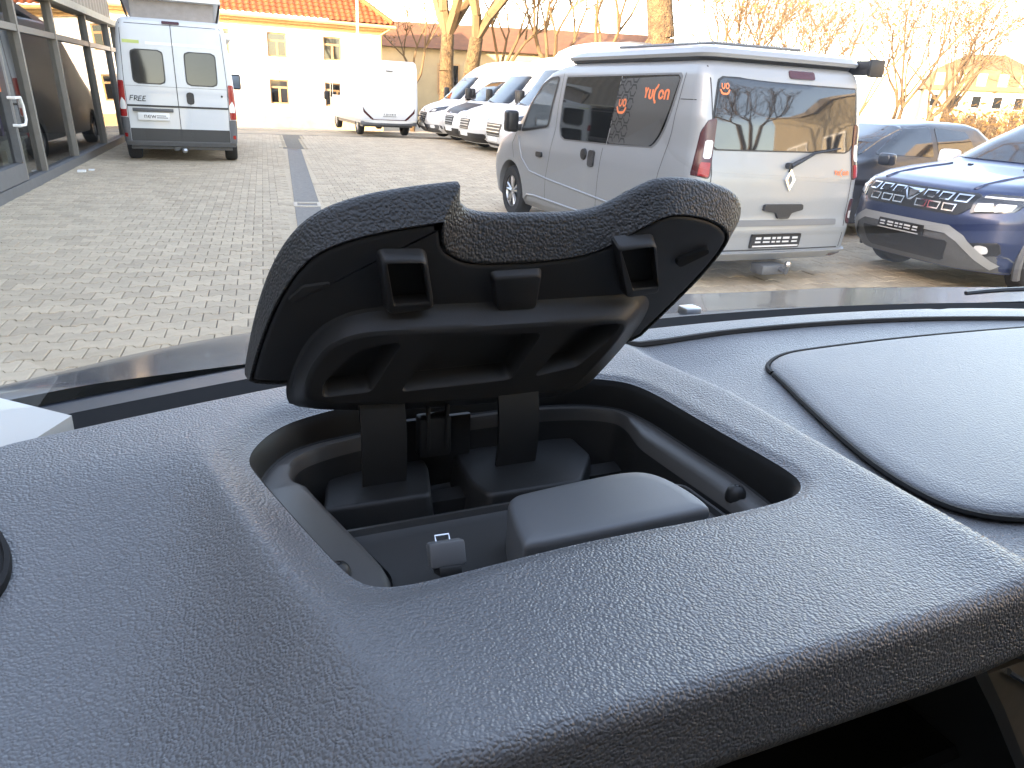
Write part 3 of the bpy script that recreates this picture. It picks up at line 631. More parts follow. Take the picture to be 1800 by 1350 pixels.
mk('reflector', patch(rrect(.72, .90, .235, .265, .004), RE, BO, .056, .01, 4, 6), m_redd, sv_); mk('reflector', patch(rrect(-.90, -.72, .235, .265, .004), RE, BO, .056, .01, 4, 6), m_redd, sv_)
tb = mk('tow_bar', join(box(-.15, .12, -.06, .12, .10, .19, .015), tube([(.05, -.05, .16), (.05, -.14, .14), (.05, -.15, .2)], .022, 8)), m_grey, sv_); mk('tow_ball', xf(lathe([(.0001, -.03), (.022, -.022), (.03, 0), (.022, .022), (.0001, .03)], 14, 'z'), Matrix.Translation((.05, -.15, .22))), m_chrome, tb)
# ================================================================== white high roof camper on the left
m_camp = M('pale_grey_paint', (.53, .55, .56), .38, coat=.25, var=(2, .03)); m_fabric = M('pop_top_fabric', (.30, .27, .25), .9, var=(8, .15), bump=('noise', 60, .3, .01))
lv = empty('white_camper_van', (.02, 16.25, 0), R(-1.5), label='pale grey high roof camper van with raised pop top at left', cat='van')
Bl = Body([(.30, .98, .0, 5.8, .10, .5, .45), (.36, 1.0, -.02, 5.9, .11, .5, .45), (.62, 1.02, 0, 5.95, .10, .5, .45), (.95, 1.03, .01, 5.9, .10, .5, .45), (1.2, 1.025, .02, 5.3, .10, .5, .4), (1.3, 1.02, .02, 5.1, .10, .5, .4), (1.5, 1.005, .03, 4.85, .10, .45, .4), (2.1, .955, .06, 4.2, .11, .4, .4), (2.35, .925, .09, 3.9, .12, .4, .4), (2.46, .89, .13, 3.6, .12, .35, .35), (2.51, .82, .2, 3.3, .1, .3, .3)], .02)
RL = lambda a, b: Bl.rear(a, b); SRL = lambda a, b: Bl.side(a, b, 1); SLL = lambda a, b: Bl.side(a, b, -1)
bo = mk('body', Bl.vf(.05), m_camp, lv, smooth=32); boolcut(bo, [arch(.55, .41, .72, 1.2, .34), arch(4.75, .41, .72, 1.2, .34), arch(.55, .41, -1.2, -.72, .34), arch(4.75, .41, -1.2, -.72, .34)])
mk('underbody', box(-.72, .72, .15, 5.7, .26, .8), m_black, lv)
for x, s in ((-.88, -1), (.88, 1)):
    for y in (.55, 4.75): wheel(lv, x, y, .345, .23, s)
for xa, xb in ((-.72, -.20), (.19, .71)):
    pts = rrect(xa, xb, 1.40, 1.96, .09); mk('window_surround', patch([(a+(a-(xa+xb)/2)*.08, b+(b-1.68)*.07) for a, b in pts], RL, BO, .004, .01, 14, 8), m_black, lv); mk('rear_window', patch(pts, RL, BO, .010, .01, 14, 8), m_glassv, lv)
for s in (-1, 1):
    X = lambda a, b, s=s: Bl.rear(s*a, b)
    t = mk('tail_light', patch(rpoly([(.90, 1.43), (1.0, 1.43), (1.022, .80), (.90, .80)], .015), X, BO, .014, .04, 14, 6), m_red, lv)
    mk('reverse_lens', patch(rpoly([(.905, 1.06), (.96, 1.14), (1.0, 1.05), (1.005, .93), (.905, .93)], .01), X, BO, .019, .01, 8, 4), m_clear, t)
    cb = mk('corner_bumper', patch(rpoly([(.88, .79), (1.03, .79), (1.02, .30), (.88, .30)], .02), X, BO, .02, .05, 10, 6), m_grey, lv); mk('reflector', patch(rrect(.93, .985, .44, .51, .01), X, BO, .026, .01, 5, 4), m_red, cb)
mk('belt_strip', stroke(dens([(-.88, 1.0), (.88, 1.0)], .1), .035, RL, BO, .010), m_black, lv, fix=False)
mk('lower_panel', patch(rrect(-.875, .875, .375, .60, .005), RL, BO, .006, .01, 6, 12), m_black, lv)
mk('bumper', patch(rpoly([(-.98, .29), (.98, .29), (.96, .375), (-.96, .375)], .01), RL, BO, .05, .06, 5, 20), m_grey, lv)
mk('door_seam', join(stroke(dens([(-.01, 2.42), (.0, .38)], .1), .012, RL, BO, .008), stroke(dens([(-.86, 2.40), (-.89, 1.45), (-.88, .6)], .1), .009, RL, BO, .004), stroke(dens([(.84, 2.40), (.89, 1.45), (.88, .6)], .1), .009, RL, BO, .004), stroke(dens([(-.86, 2.405), (.84, 2.405)], .1), .009, RL, BO, .004), stroke(dens([(-.88, 1.345), (.88, 1.345)], .1), .005, RL, BO, .003)), m_seam, lv, fix=False)
mk('stripe', join(stroke(dens([(-.46, 2.085), (.82, 2.085)], .1), .05, RL, BO, .004)), m_whitem, lv, fix=False)
mk('stripe', stroke(dens([(-.84, 2.10), (-.56, 2.095)], .1), .055, RL, BO, .004), M('lime_stripe', (.45, .52, .16), .5), lv, fix=False, label='lime green stripe end')
mk('door_handle', patch(rrect(.15, .285, 1.05, 1.27, .06), RL, BO, .012, .02, 12, 6), m_black, lv); mk('lock', patch(rrect(.765, .80, 1.20, 1.24, .015), RL, BO, .010, .01, 5, 4), m_black, lv)
mk('plate_bar', box(-.80, -.10, -.05, .0, .90, .96, .01), m_grey, lv)
npl = mk('number_plate', box(-.72, -.18, -.04, -.005, .745, .885, .006), m_whitem, lv)
mk('plate_print', join(text_vf('new', .125, lambda a, b: Vector((-.62+a, -.043, .785+b))), stroke([(-.40, .83), (-.24, .83)], .012, lambda a, b: Vector((a, -.043, b)), BO, 0), stroke([(-.40, .795), (-.21, .795)], .012, lambda a, b: Vector((a, -.043, b)), BO, 0)), m_print, npl, fix=False)
fr = []
for k, ch in enumerate('FREE'):
    o_ = -.83+k*.072; S = {'F': [[(0, 0), (.02, .085), (.07, .09)], [(.01, .045), (.055, .05)]], 'R': [[(0, 0), (.02, .085), (.06, .08), (.055, .045), (.012, .04), (.06, 0)]], 'E': [[(.065, .085), (.02, .08), (0, 0), (.055, .0)], [(.01, .042), (.05, .045)]]}[ch]
    for p in S: fr.append(stroke([(o_+a, 1.085+b) for a, b in p], .014, RL, BO, .008))
mk('lettering', join(*fr), m_print, lv, fix=False, label='handwritten style lettering FREE on the left rear door')
mk('brake_light', patch(rrect(-.15, .15, 2.425, 2.475, .015), RL, BO, .02, .05, 5, 8), m_redd, lv)
tb = mk('tow_bar', join(box(-.9, .9, .05, .12, .22, .28, .01), tube([(.03, .1, .25), (.03, -.10, .20), (.03, -.13, .23)], .025, 8), box(-.16, -.06, .0, .08, .20, .28, .01)), m_grey, lv); mk('tow_ball', xf(lathe([(.0001, -.05), (.04, -.035), (.055, 0), (.04, .035), (.0001, .05)], 14, 'z'), Matrix.Translation((.03, -.13, .22))), m_alu, tb)
pf = [(-.66, .35), (.76, .35), (.76, 3.2), (-.66, 3.2)]
mk('pop_top_fabric', prism(pf, lambda a, b: Vector((a, b, 2.50)), lambda a, b: Vector((a*1.02, b, 2.95-.13*(b-.35)))), m_fabric, lv, smooth=0)
mk('pop_top_roof', prism([(-.80, .22), (.90, .22), (.88, 3.4), (-.78, 3.4)], lambda a, b: Vector((a, b, 2.80-.04*(a+.8)*0+.15-.13*(b-.35)-.13)), lambda a, b: Vector((a*.98, b, 2.94-.13*(b-.35)))), m_camp, lv, smooth=0)
mk('pop_top_strut', join(tube([(-.72, .4, 2.5), (-.80, .3, 2.82)], .02, 6), tube([(.80, .4, 2.5), (.88, .3, 2.82)], .02, 6)), m_black, lv)
mk('awning_case', box(.92, 1.08, .9, 4.0, 2.26, 2.38, .03), m_whitem, lv)
mk('mirror', join(box(1.10, 1.36, 4.55, 4.72, 1.30, 1.66, .05, 3), box(.98, 1.14, 4.6, 4.68, 1.34, 1.42, .02)), m_black, lv); mk('mirror_glass', box(1.13, 1.33, 4.54, 4.549, 1.34, 1.62), m_glassp, lv)
mk('side_window', patch(rrect(2.2, 3.1, 1.55, 2.0, .08), SRL, RO, .008, .01), m_glassd, lv)
mk('side_trim', patch(rrect(1.6, 4.4, .45, .62, .02), SRL, RO, .012, .02), m_grey, lv)
# ================================================================== white coachbuilt motorhome by the house
mh = empty('motorhome', (6.45, 25.6, gz(25.6)), 0, label='white coachbuilt motorhome seen from behind near the house', cat='motorhome')
Bm = Body([(.42, .94, .05, 5.4, .08, .3, .3), (.55, 1.0, 0, 5.5, .10, .3, .3), (1.0, 1.0, -.01, 5.5, .1, .3, .3), (2.1, .985, .03, 5.45, .12, .3, .3), (2.28, .96, .06, 5.3, .12, .3, .3), (2.36, .90, .14, 5.1, .1, .3, .3)], .02)
mk('body', Bm.vf(.06), m_white, mh); RM = lambda a, b: Bm.rear(a, b)
mk('chassis', join(box(-.85, .85, .2, 5.2, .30, .5), box(-.95, .95, .02, .1, .36, .47, .01)), m_grey, mh)
for x, s in ((-.78, -1), (.78, 1)):
    for y in (1.0, 4.8): wheel(mh, x, y, .33, .2, s)
for s in (-1, 1):
    X = lambda a, b, s=s: Bm.rear(s*a, b)
    mk('tail_light', patch(rpoly([(.80, .80), (.88, .92), (.86, .76), (.62, .55), (.50, .53)], .01), X, BO, .012, .02, 10, 6), m_redd, mh)
mk('bumper', patch(rpoly([(-.97, .43), (.97, .43), (.95, .525), (-.95, .525)], .01), RM, BO, .03, .05, 5, 14), m_whitem, mh); mk('rear_strip', stroke(dens([(-.6, .535), (.6, .535)], .1), .02, RM, BO, .012), m_redd, mh, fix=False)
npm = mk('number_plate', patch(rrect(-.24, .26, .63, .76, .006), RM, BO, .008, .02, 4, 4), m_whitem, mh); mk('plate_print', plate_marks(-.23, .25, .635, .755, RM, BO), m_print, npm, fix=False)
mk('roof_vent', box(-.1, .12, -.02, .03, 2.03, 2.06), m_grey, mh)
SLM = lambda a, b: Bm.side(a, b, -1)
mk('side_window', patch(rrect(3.2, 4.6, 1.2, 1.75, .08), SLM, LO, .01, .02), m_glassd, mh); mk('cab_door_window', patch(rrect(4.75, 5.3, 1.1, 1.65, .06), SLM, LO, .01, .02), m_glassd, mh)
mk('mirror', box(-1.24, -1.04, 5.1, 5.25, 1.0, 1.3, .03), m_black, mh)
# ================================================================== row of white vans parked nose out
def nose_van(label, loc, rz, hood, lower, grille, lampm, hgt=2.6, strap=False, bar=False, wide_grille=False, lip=False, screen=None):
    r_ = empty('parked_van', loc, rz, label=label, cat='van', group='row of vans parked nose out')
    k = hgt-2.6
    Bv = Body([(.20, .92, .1, 5.80, .1, .5, .4), (.34, .99, 0, 5.95, .1, .55, .45), (.60, 1.02, 0, 6.0, .1, .55, .45), (.85, 1.02, 0, 5.95, .1, .55, .45), (1.0, 1.02, 0, 5.80, .1, .55, .45), (1.10, 1.015, 0, 5.58, .1, .55, .42), (1.20, 1.0, .0, 5.25, .1, .5, .4), (1.28, .99, 0, 5.10, .1, .45, .4), (1.7, .96, .03, 4.68, .1, .4, .38), (2.1+k*.5, .93, .05, 4.26, .1, .35, .35), (2.32+k, .91, .08, 3.95, .1, .35, .35), (2.50+k, .86, .12, 3.55, .1, .3, .3), (2.57+k, .78, .2, 3.2, .1, .3, .3)], .02)
    bo = mk('body', Bv.vf(.05), m_white, r_); boolcut(bo, [arch(5.0, .40, .72, 1.2, .35), arch(1.0, .40, .72, 1.2, .35)])
    FR = lambda a, b: Bv.front(a, b); S = lambda a, b: Bv.side(a, b, -1)
    for x, s in ((-.86, -1), (.86, 1)):
        for y in (5.0, 1.0): wheel(r_, x, y, .34, .22, s, rim=m_grey)
    mk('underbody', box(-.72, .72, .3, 5.6, .2, .7), m_black, r_)
    if hood is not m_white: mk('bonnet', patch(rpoly([(-.86, 1.22), (.86, 1.22), (.84, 1.02), (.70, .90), (-.70, .90), (-.84, 1.02)], .03), FR, (0, .5, .86), .008, .012, 14, 20), hood, r_, smooth=60)
    mk('windscreen', patch(rpoly([(-.86, 1.29), (.86, 1.29), (.78, 2.02+k*.5), (-.78, 2.02+k*.5)], .05), FR, (0, .7, .7), .008, .015, 16, 20), screen or m_glassv, r_, smooth=60)
    gw, z0, z1 = (.52, .50, .82) if wide_grille else (.40, .56, .84)
    g = mk('grille', patch(rpoly([(-gw, z1), (gw, z1), (gw*.8, z0), (-gw*.8, z0)], .03), FR, FO, .012, .02, 10, 14), grille, r_)
    for i in range(4): zz = z0+(z1-z0)*(i+.5)/4; mk('slat', stroke(dens([(-gw*.88, zz), (gw*.88, zz)], .08), .022, FR, FO, .026), m_alu, g, fix=False)
    mk('lower_bumper', patch(rpoly([(-.97, .22), (.97, .22), (.98, .47 if lower is not m_white else .32), (-.98, .47 if lower is not m_white else .32)], .03), FR, FO, .014, .03, 8, 24), lower if lower is not m_white else m_black, r_)
    if lip: mk('lip', patch(rpoly([(-.96, .20), (.96, .20), (.97, .26), (-.97, .26)], .01), FR, FO, .04, .05, 4, 24), m_white, r_)
    for s in (-1, 1):
        X = lambda a, b, s=s: Bv.front(s*a, b)
        h_ = mk('headlight', patch(rpoly([(.56, .84), (.60, .97), (.97, 1.08), (1.0, .96), (.80, .86)], .03), X, FO, .014, .03, 12, 10), lampm, r_); mk('lens', patch(rrect(.66, .80, .885, .96, .02), X, FO, .020, .01, 6, 5), m_clear, h_)
        mk('fog_light', patch(rrect(.68, .84, .36, .46, .03), X, FO, .020, .03, 8, 6), m_clear if lower is m_grey else m_black, r_)
        mk('mirror', join(box(s*1.2-.11, s*1.2+.11, 4.70, 4.86, 1.32, 1.66, .04), box(min(s*.95, s*1.12), max(s*.95, s*1.12), 4.74, 4.82, 1.34, 1.42)), m_black, r_)
    sw = rpoly([(4.05, 1.85), (4.62, 1.36), (4.86, 1.28), (3.85, 1.28), (3.80, 1.85)], .04); mk('door_window', patch(sw, S, LO, .008, .01, 12, 10), m_glassd, r_)
    mk('side_window', patch(rrect(1.9, 3.2, 1.35, 1.9, .08), S, LO, .008, .01), m_glassd, r_)
    mk('number_plate', patch(rrect(-.26, .26, .38, .48, .006), FR, FO, .04, .04, 4, 8), m_whitem, r_)
    mk('emblem', xf(lathe([(.0001, .012), (.055, .010), (.065, 0)], 18, 'y'), Matrix.Translation(FR(0, .89)+Vector((0, .012, 0)))), m_chrome, r_)
    mk('windscreen_wiper', join(tube([FR(-.1, 1.27)+Vector((0, .03, .03)), FR(.55, 1.33)+Vector((0, .03, .03))], .012, 5)), m_black, r_)
    if bar: mk('bull_bar', tube([FR(-.5, .30)+Vector((0, .06, 0)), FR(-.5, .62)+Vector((0, .16, 0)), FR(-.4, .72)+Vector((0, .17, 0)), FR(.4, .72)+Vector((0, .17, 0)), FR(.5, .62)+Vector((0, .16, 0)), FR(.5, .30)+Vector((0, .06, 0))], .03, 8), m_black, r_)
    if strap: mk('sun_blind', patch(rpoly([(-.80, 1.30), (-.60, 1.30), (-.66, 1.60), (-.66, 1.98), (-.74, 1.98)], .03), FR, (0, .7, .7), .012, .004, 10, 6), M('rust_blind', (.45, .17, .05), .8), r_, label='rust coloured blind at the windscreen edge')
    mk('roof_hatch', box(-.3, .3, 1.6, 2.3, 2.56+k, 2.66+k, .03), m_grey, r_)
    return r_
E_ = R(90)
nose_van('white van with black bull bar, farthest of the row of vans', (13.65, 25.7, 0), E_+R(-1), m_white, m_grey, m_black, m_lampd, 2.6, bar=True)
nose_van('white van with black bonnet and chrome grille bars in the van row', (13.8, 23.45, 0), E_+R(0), m_black, m_black, m_black, m_clear, 2.35)
nose_van('white van with body coloured bumper between black bonnet van and nearest van', (13.5, 21.15, 0), E_+R(0), m_white, m_black, m_black, m_clear, 2.65)
nose_van('white high roof van with wide dark grille, nearest of the van row', (13.5, 18.9, 0), E_+R(0), m_white, m_white, m_black, m_lampd, 2.95, strap=True, wide_grille=True, lip=True)
# ================================================================== blue SUV and the dark car behind it
m_blue = M('blue_paint', (.018, .033, .090), .30, metal=.3, coat=.35, var=(400, .05)); m_dark = M('dark_paint', (.030, .034, .042), .28, metal=.3, coat=.4); m_skid = M('skid_silver', (.34, .35, .35), .4, metal=.3)
su = empty('blue_suv', (10.7, 5.0, 0), R(88), label='blue SUV with silver front skid plate parked beside the silver van', cat='car')
Bs = Body([(.24, .84, .14, 4.18, .2, .5, .35), (.36, .88, .04, 4.28, .2, .55, .4), (.52, .90, .0, 4.34, .2, .55, .4), (.72, .905, .0, 4.33, .2, .55, .42), (.86, .90, .0, 4.29, .2, .55, .42), (.95, .89, .01, 4.20, .2, .55, .42), (1.01, .88, .02, 4.02, .2, .5, .4), (1.06, .865, .03, 3.70, .2, .45, .36), (1.10, .85, .05, 3.35, .2, .42, .34), (1.14, .835, .06, 3.10, .2, .4, .32), (1.36, .745, .22, 2.70, .2, .35, .3), (1.54, .66, .42, 2.32, .2, .3, .3), (1.61, .60, .56, 2.12, .2, .3, .3), (1.64, .48, .75, 1.9, .2, .25, .25)])
FS = lambda a, b: Bs.front(a, b); SS = lambda a, b: Bs.side(a, b, -1); SS2 = lambda a, b: Bs.side(a, b, 1)
bo = mk('body', Bs.vf(.025), m_blue, su, smooth=32); boolcut(bo, [arch(3.42, .43, -1.1, -.6, .36), arch(3.42, .43, .6, 1.1, .36), arch(.85, .43, -1.1, -.6, .36), arch(.85, .43, .6, 1.1, .36)])
mk('underbody', box(-.62, .62, .2, 4.0, .25, .8), m_black, su)
for x, s in ((-.80, -1), (.80, 1)):
    for y in (3.42, .85): wheel(su, x, y, .35, .21, s); mk('wheel_arch', tube([(s*.90, y+.44*math.cos(R(a)), .36+.44*math.sin(R(a))) for a in range(-20, 201, 10)], .035, 6), m_grey, su)
gp = rpoly([(-.60, .935), (.60, .935), (.64, .86), (.52, .735), (-.52, .735), (-.64, .86)], .03)
g = mk('grille', patch(gp, FS, FO, .012, .03, 12, 16), m_black, su)
for zz, xs_ in ((.885, (-.50, -.34, -.18, .18, .34, .50)), (.795, (-.42, -.27, -.13, .13, .27, .42))):
    for x in xs_: mk('grille_block', stroke([(x-.058, zz+.028), (x+.058, zz+.028), (x+.05, zz-.028), (x-.05, zz-.028)], .012, FS, FO, .022, closed=True), m_chrome, g, fix=False)
mk('emblem', prism([(-.10, .055), (.10, .055), (.085, .02), (.02, -.055), (-.02, -.055), (-.085, .02)], lambda a, b: FS(a, .86+b)+Vector((0, .012, 0)), lambda a, b: FS(a, .86+b)+Vector((0, .032, 0))), m_chrome, g, smooth=0)
mk('emblem', prism([(-.055, .028), (.055, .028), (.01, -.03), (-.01, -.03)], lambda a, b: FS(a, .868+b)+Vector((0, .03, 0)), lambda a, b: FS(a, .868+b)+Vector((0, .036, 0))), m_grey, g, smooth=0)
for s in (-1, 1):
    X = lambda a, b, s=s: Bs.front(s*a, b)
    h_ = mk('headlight', patch(rpoly([(.60, .90), (.66, .945), (.86, .945), (.885, .91), (.85, .80), (.60, .765)], .02), X, FO, .014, .03, 12, 12), m_lampd, su)
    mk('lens', patch(rpoly([(.63, .86), (.73, .87), (.73, .79), (.63, .785)], .01), X, FO, .020, .01, 6, 6), m_clear, h_); mk('lens', patch(rpoly([(.75, .87), (.85, .87), (.835, .81), (.75, .795)], .01), X, FO, .020, .01, 6, 6), m_clear, h_)
    mk('light_strip', stroke(dens([(.64, .915), (.86, .915), (.87, .89)], .04), .016, X, FO, .022), m_clear, h_, fix=False)
    fg = mk('fog_recess', patch(rpoly([(.60, .50), (.84, .54), (.84, .42), (.66, .38)], .03), X, FO, .012, .03, 8, 8), m_black, su); mk('fog_light', patch(rrect(.70, .78, .42, .50, .035), X, FO, .02, .02, 8, 6), m_clear, fg)
    mk('mirror', box(min(s*.92, s*1.10), max(s*.92, s*1.10), 2.62, 2.80, 1.06, 1.22, .04, 3), m_whitem if s > 0 else m_blue, su)
mk('lower_bumper', patch(rpoly([(-.86, .25), (.86, .25), (.88, .40), (.56, .56), (-.56, .56), (-.88, .40)], .03), FS, FO, .010, .03, 12, 26), m_grey, su)
mk('lower_intake', patch(rpoly([(-.44, .30), (.44, .30), (.50, .50), (-.50, .50)], .03), FS, FO, .018, .02, 8, 14), m_black, su)
mk('skid_trim', stroke(dens([(-.80, .30), (-.60, .54), (-.48, .605), (.48, .605), (.60, .54), (.80, .30)], .05), .075, FS, FO, .026), m_skid, su, fix=False)
nps = mk('number_plate', patch(rrect(-.26, .26, .50, .60, .006), FS, FO, .040, .04, 5, 10), m_black, su); mk('plate_print', plate_marks(-.25, .25, .505, .598, FS, FO), m_clear, nps, fix=False) if False else mk('plate_print', plate_marks(-.25, .25, .505, .598, FS, (0, 1, 0)), m_clear, nps, fix=False)
for ob in (nps,): ob.location = (0, .0, 0)
for c in nps.children: c.location = (0, .034, 0)
mk('windscreen', patch(rpoly([(-.76, 1.165), (.76, 1.165), (.60, 1.53), (-.60, 1.53)], .04), FS, (0, .7, .7), .008, .015, 14, 18), m_glassv, su, smooth=60)
mk('door_window', patch(rpoly([(2.25, 1.50), (2.72, 1.20), (1.45, 1.18), (1.45, 1.52)], .03), SS, LO, .008, .01), m_glassd, su); mk('door_window', patch(rpoly([(1.35, 1.52), (1.38, 1.18), (.75, 1.20), (.85, 1.48)], .03), SS, LO, .008, .01), m_glassd, su)
mk('bonnet_crease', join(tube([FS(-.50, z)+Vector((0, 0, .002)) for z in (.96, 1.0, 1.04, 1.08, 1.11)], .014, 6), tube([FS(.50, z)+Vector((0, 0, .002)) for z in (.96, 1.0, 1.04, 1.08, 1.11)], .014, 6)), m_blue, su, smooth=180)
mk('washer_nozzle', join(box(-.32, -.28, 3.23, 3.27, 1.105, 1.125), box(.28, .32, 3.23, 3.27, 1.105, 1.125)), m_black, su)
mk('roof_rail', join(tube([(-.56, .8, 1.68), (-.56, 2.0, 1.68)], .02, 6), tube([(.56, .8, 1.68), (.56, 2.0, 1.68)], .02, 6)), m_black, su)
dc = empty('dark_car', (10.75, 8.05, 0), R(90), label='dark grey hatchback behind the blue SUV bonnet', cat='car')
Bd = Body([(.2, .84, .12, 4.1, .2, .5, .35), (.5, .89, 0, 4.25, .2, .55, .4), (.75, .90, 0, 4.2, .2, .55, .4), (.88, .88, .01, 3.95, .2, .5, .4), (.97, .86, .03, 3.3, .2, .45, .35), (1.02, .84, .05, 3.0, .2, .4, .3), (1.25, .74, .2, 2.5, .2, .35, .3), (1.42, .64, .42, 2.05, .2, .3, .3), (1.47, .58, .6, 1.8, .2, .3, .3), (1.49, .45, .8, 1.5, .2, .25, .25)])
FD_ = lambda a, b: Bd.front(a, b); SD = lambda a, b: Bd.side(a, b, -1)
bo = mk('body', Bd.vf(.03), m_dark, dc, smooth=32); boolcut(bo, [arch(3.35, .38, -1.1, -.6, .33), arch(.8, .38, -1.1, -.6, .33)])
for x, s in ((-.80, -1), (.80, 1)):
    for y in (3.35, .8): wheel(dc, x, y, .32, .2, s)
mk('underbody', box(-.62, .62, .2, 3.9, .2, .7), m_black, dc)
mk('windscreen', patch(rpoly([(-.74, 1.04), (.74, 1.04), (.58, 1.41), (-.58, 1.41)], .04), FD_, (0, .7, .7), .008, .015, 14, 18), m_glassd, dc, smooth=60)
mk('door_window', patch(rpoly([(2.0, 1.40), (2.62, 1.07), (1.55, 1.05), (1.55, 1.42)], .03), SD, LO, .008, .01), m_glassd, dc); mk('door_window', patch(rpoly([(1.45, 1.42), (1.45, 1.06), (.70, 1.10), (.85, 1.38)], .03), SD, LO, .008, .01), m_glassd, dc)
for s in (-1, 1): mk('mirror', box(min(s*.90, s*1.08), max(s*.90, s*1.08), 2.5, 2.66, .95, 1.1, .04, 3), m_dark, dc)
for s in (-1, 1):
    X = lambda a, b, s=s: Bd.front(s*a, b); mk('headlight', patch(rpoly([(.55, .80), (.84, .84), (.86, .74), (.58, .70)], .02), X, FO, .014, .03), m_clear, dc)
# ================================================================== our own vehicle: dashboard, open storage bin, windscreen, bonnet
m_dash = M('dash_leather', (.125, .128, .133), .38, spec=.6, bump=('leather', 560, .8, .0011), var=(7, .10))
m_lidl = M('lid_leather', (.036, .036, .036), .52, bump=('leather', 440, .8, .0013), var=(14, .06))
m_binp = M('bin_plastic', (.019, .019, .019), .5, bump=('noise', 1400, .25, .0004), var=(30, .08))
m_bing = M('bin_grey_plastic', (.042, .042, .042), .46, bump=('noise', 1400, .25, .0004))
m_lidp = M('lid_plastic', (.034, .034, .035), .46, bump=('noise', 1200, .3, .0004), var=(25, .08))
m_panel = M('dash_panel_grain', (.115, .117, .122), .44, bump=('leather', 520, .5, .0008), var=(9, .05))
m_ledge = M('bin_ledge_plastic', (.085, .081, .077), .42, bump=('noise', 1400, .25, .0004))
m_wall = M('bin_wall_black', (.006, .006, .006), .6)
m_gap = M('gap_black', (.004, .004, .004), .8)
m_bonnet = M('bonnet_paint', (.055, .078, .105), .16, metal=.35, coat=.3)
m_cowl = M('cowl_plastic', (.022, .027, .037), .45)
m_pillar = M('pillar_trim', (.50, .49, .46), .8, bump=('noise', 900, .2, .0005))
m_ws = glass_mat('windscreen_glass', (.93, .96, .95), 1.42)
m_wood = M('wood_panel', (.17, .135, .10), .45, var=(22, .35)); m_head = M('cabin_lining', (.30, .29, .27), .9)
Z0 = CAMH
van = empty('camper_van_cabin', (0, 0, 0), label='cabin front of the van the photo is taken from, with dashboard and open storage bin', cat='van')
OPEN = [(.020, .514), (.039, .551), (.066, .573), (.123, .584), (.186, .591), (.237, .594), (.300, .592), (.354, .577), (.381, .548), (.387, .450), (.392, .399), (.394, .360), (.388, .343), (.367, .331), (.295, .329), (.240, .331), (.191, .331), (.146, .328), (.101, .328), (.079, .331), (.066, .341), (.058, .362), (.043, .416), (.025, .484)]
def chaikin(p, n=3):
    for _ in range(n):
        q = []
        for i in range(len(p)):
            a, b = np.array(p[i]), np.array(p[(i+1) % len(p)]); q += [tuple(a*.75+b*.25), tuple(a*.25+b*.75)]
        p = q
    return p
OC = np.array(chaikin(OPEN, 3)); CEN = np.array([.21, .455])
def sstep(t): t = np.clip(t, 0, 1); return t*t*(3-2*t)
def y_near(x): return np.interp(x, [-.4, 0, .2, .43, .6, 1.9], [.208, .216, .2135, .2105, .206, .19])
def y_far(x): return .722-.22*(x-.65)**2
def odist(x, y):
    d = np.full(np.shape(x), 9.)
    for i in range(len(OC)):
        a, b = OC[i], OC[(i+1) % len(OC)]; ab = b-a; t = np.clip(((x-a[0])*ab[0]+(y-a[1])*ab[1])/(ab@ab), 0, 1)
        d = np.minimum(d, np.hypot(x-a[0]-t*ab[0], y-a[1]-t*ab[1]))
    return d
def dash_z(x, y):
    z = np.full(np.shape(x), -.25); d = odist(x, y)
    lw = sstep((.16-x)/.12); z = z-(.003+.0045*lw)*np.exp(-(d/(.006+.012*lw))**2)
    t = x-(.440-.02*np.clip((y-.5)/.1, 0, 1))
    fade = sstep((.70-y)/.1)
    z = z+fade*(.005*np.exp(-(t/.035)**2)*(t < 0)+.005*np.exp(-(t/.012)**2)*(t >= 0)-.017*sstep(t/.040)+.007*sstep((t-.05)/.12))
    # scoop falling towards the seat on the left
    xb = np.interp(y, [.2, .25, .34, .42, .53], [.075, .060, .034, .010, -.014]); bw = np.interp(y, [.2, .25, .3, .36, .42, .48, .53], [.17, .14, .10, .07, .045, .032, .026])
    tt = np.maximum((xb+.004-x)/(bw*1.15), 0); w = 1-np.exp(-1.5*tt*tt/(tt+.18)); f = np.log1p(np.exp((.525-y)/.012))*.012
    z = z-w*f*.36*(.50+.50*sstep((x+.22)/.22))
    e = np.clip((y-(y_far(x)-.02))/.02, 0, 1); z = z-.010*e*e
    return z
# near edge profile: tight crease, upright padded face, rolled under
_pr = [(0., 0.)]; _a = 0.
for seg_, turn, rad in ((0, 80, .011), (.030, 0, 0), (0, 75, .016), (.03, 0, 0)):
    y_, z_ = _pr[-1]
    if rad:
        for k in range(1, 13):
            a2 = _a+R(turn)*k/12; y2, z2 = _pr[-1]; dl = rad*R(turn)/12; am = _a+R(turn)*(k-.5)/12; _pr.append((y2-math.cos(am)*dl, z2-math.sin(am)*dl))
        _a += R(turn)
    else: _pr.append((y_-math.cos(_a)*seg_, z_-math.sin(_a)*seg_))
_pr = np.array(_pr); _ps = np.concatenate([[0], np.cumsum(np.hypot(*np.diff(_pr, axis=0).T))])
def dash_pos(x, q):
    """q in 0..1 runs from the near edge to the windscreen; q<0 goes round the padded near edge"""
    x = np.asarray(x, float); q = np.asarray(q, float); yn, yf = y_near(x), y_far(x); y = yn+np.maximum(q, 0)*(yf-yn); z = dash_z(x, y)
    s_ = np.maximum(-q, 0)*.45
    return np.stack([x, y+np.interp(s_, _ps, _pr[:, 0]), z+np.interp(s_, _ps, _pr[:, 1])+Z0], -1)
def to_q(x, y): yn, yf = y_near(x), y_far(x); return (y-yn)/(yf-yn)
QMIN = -.23
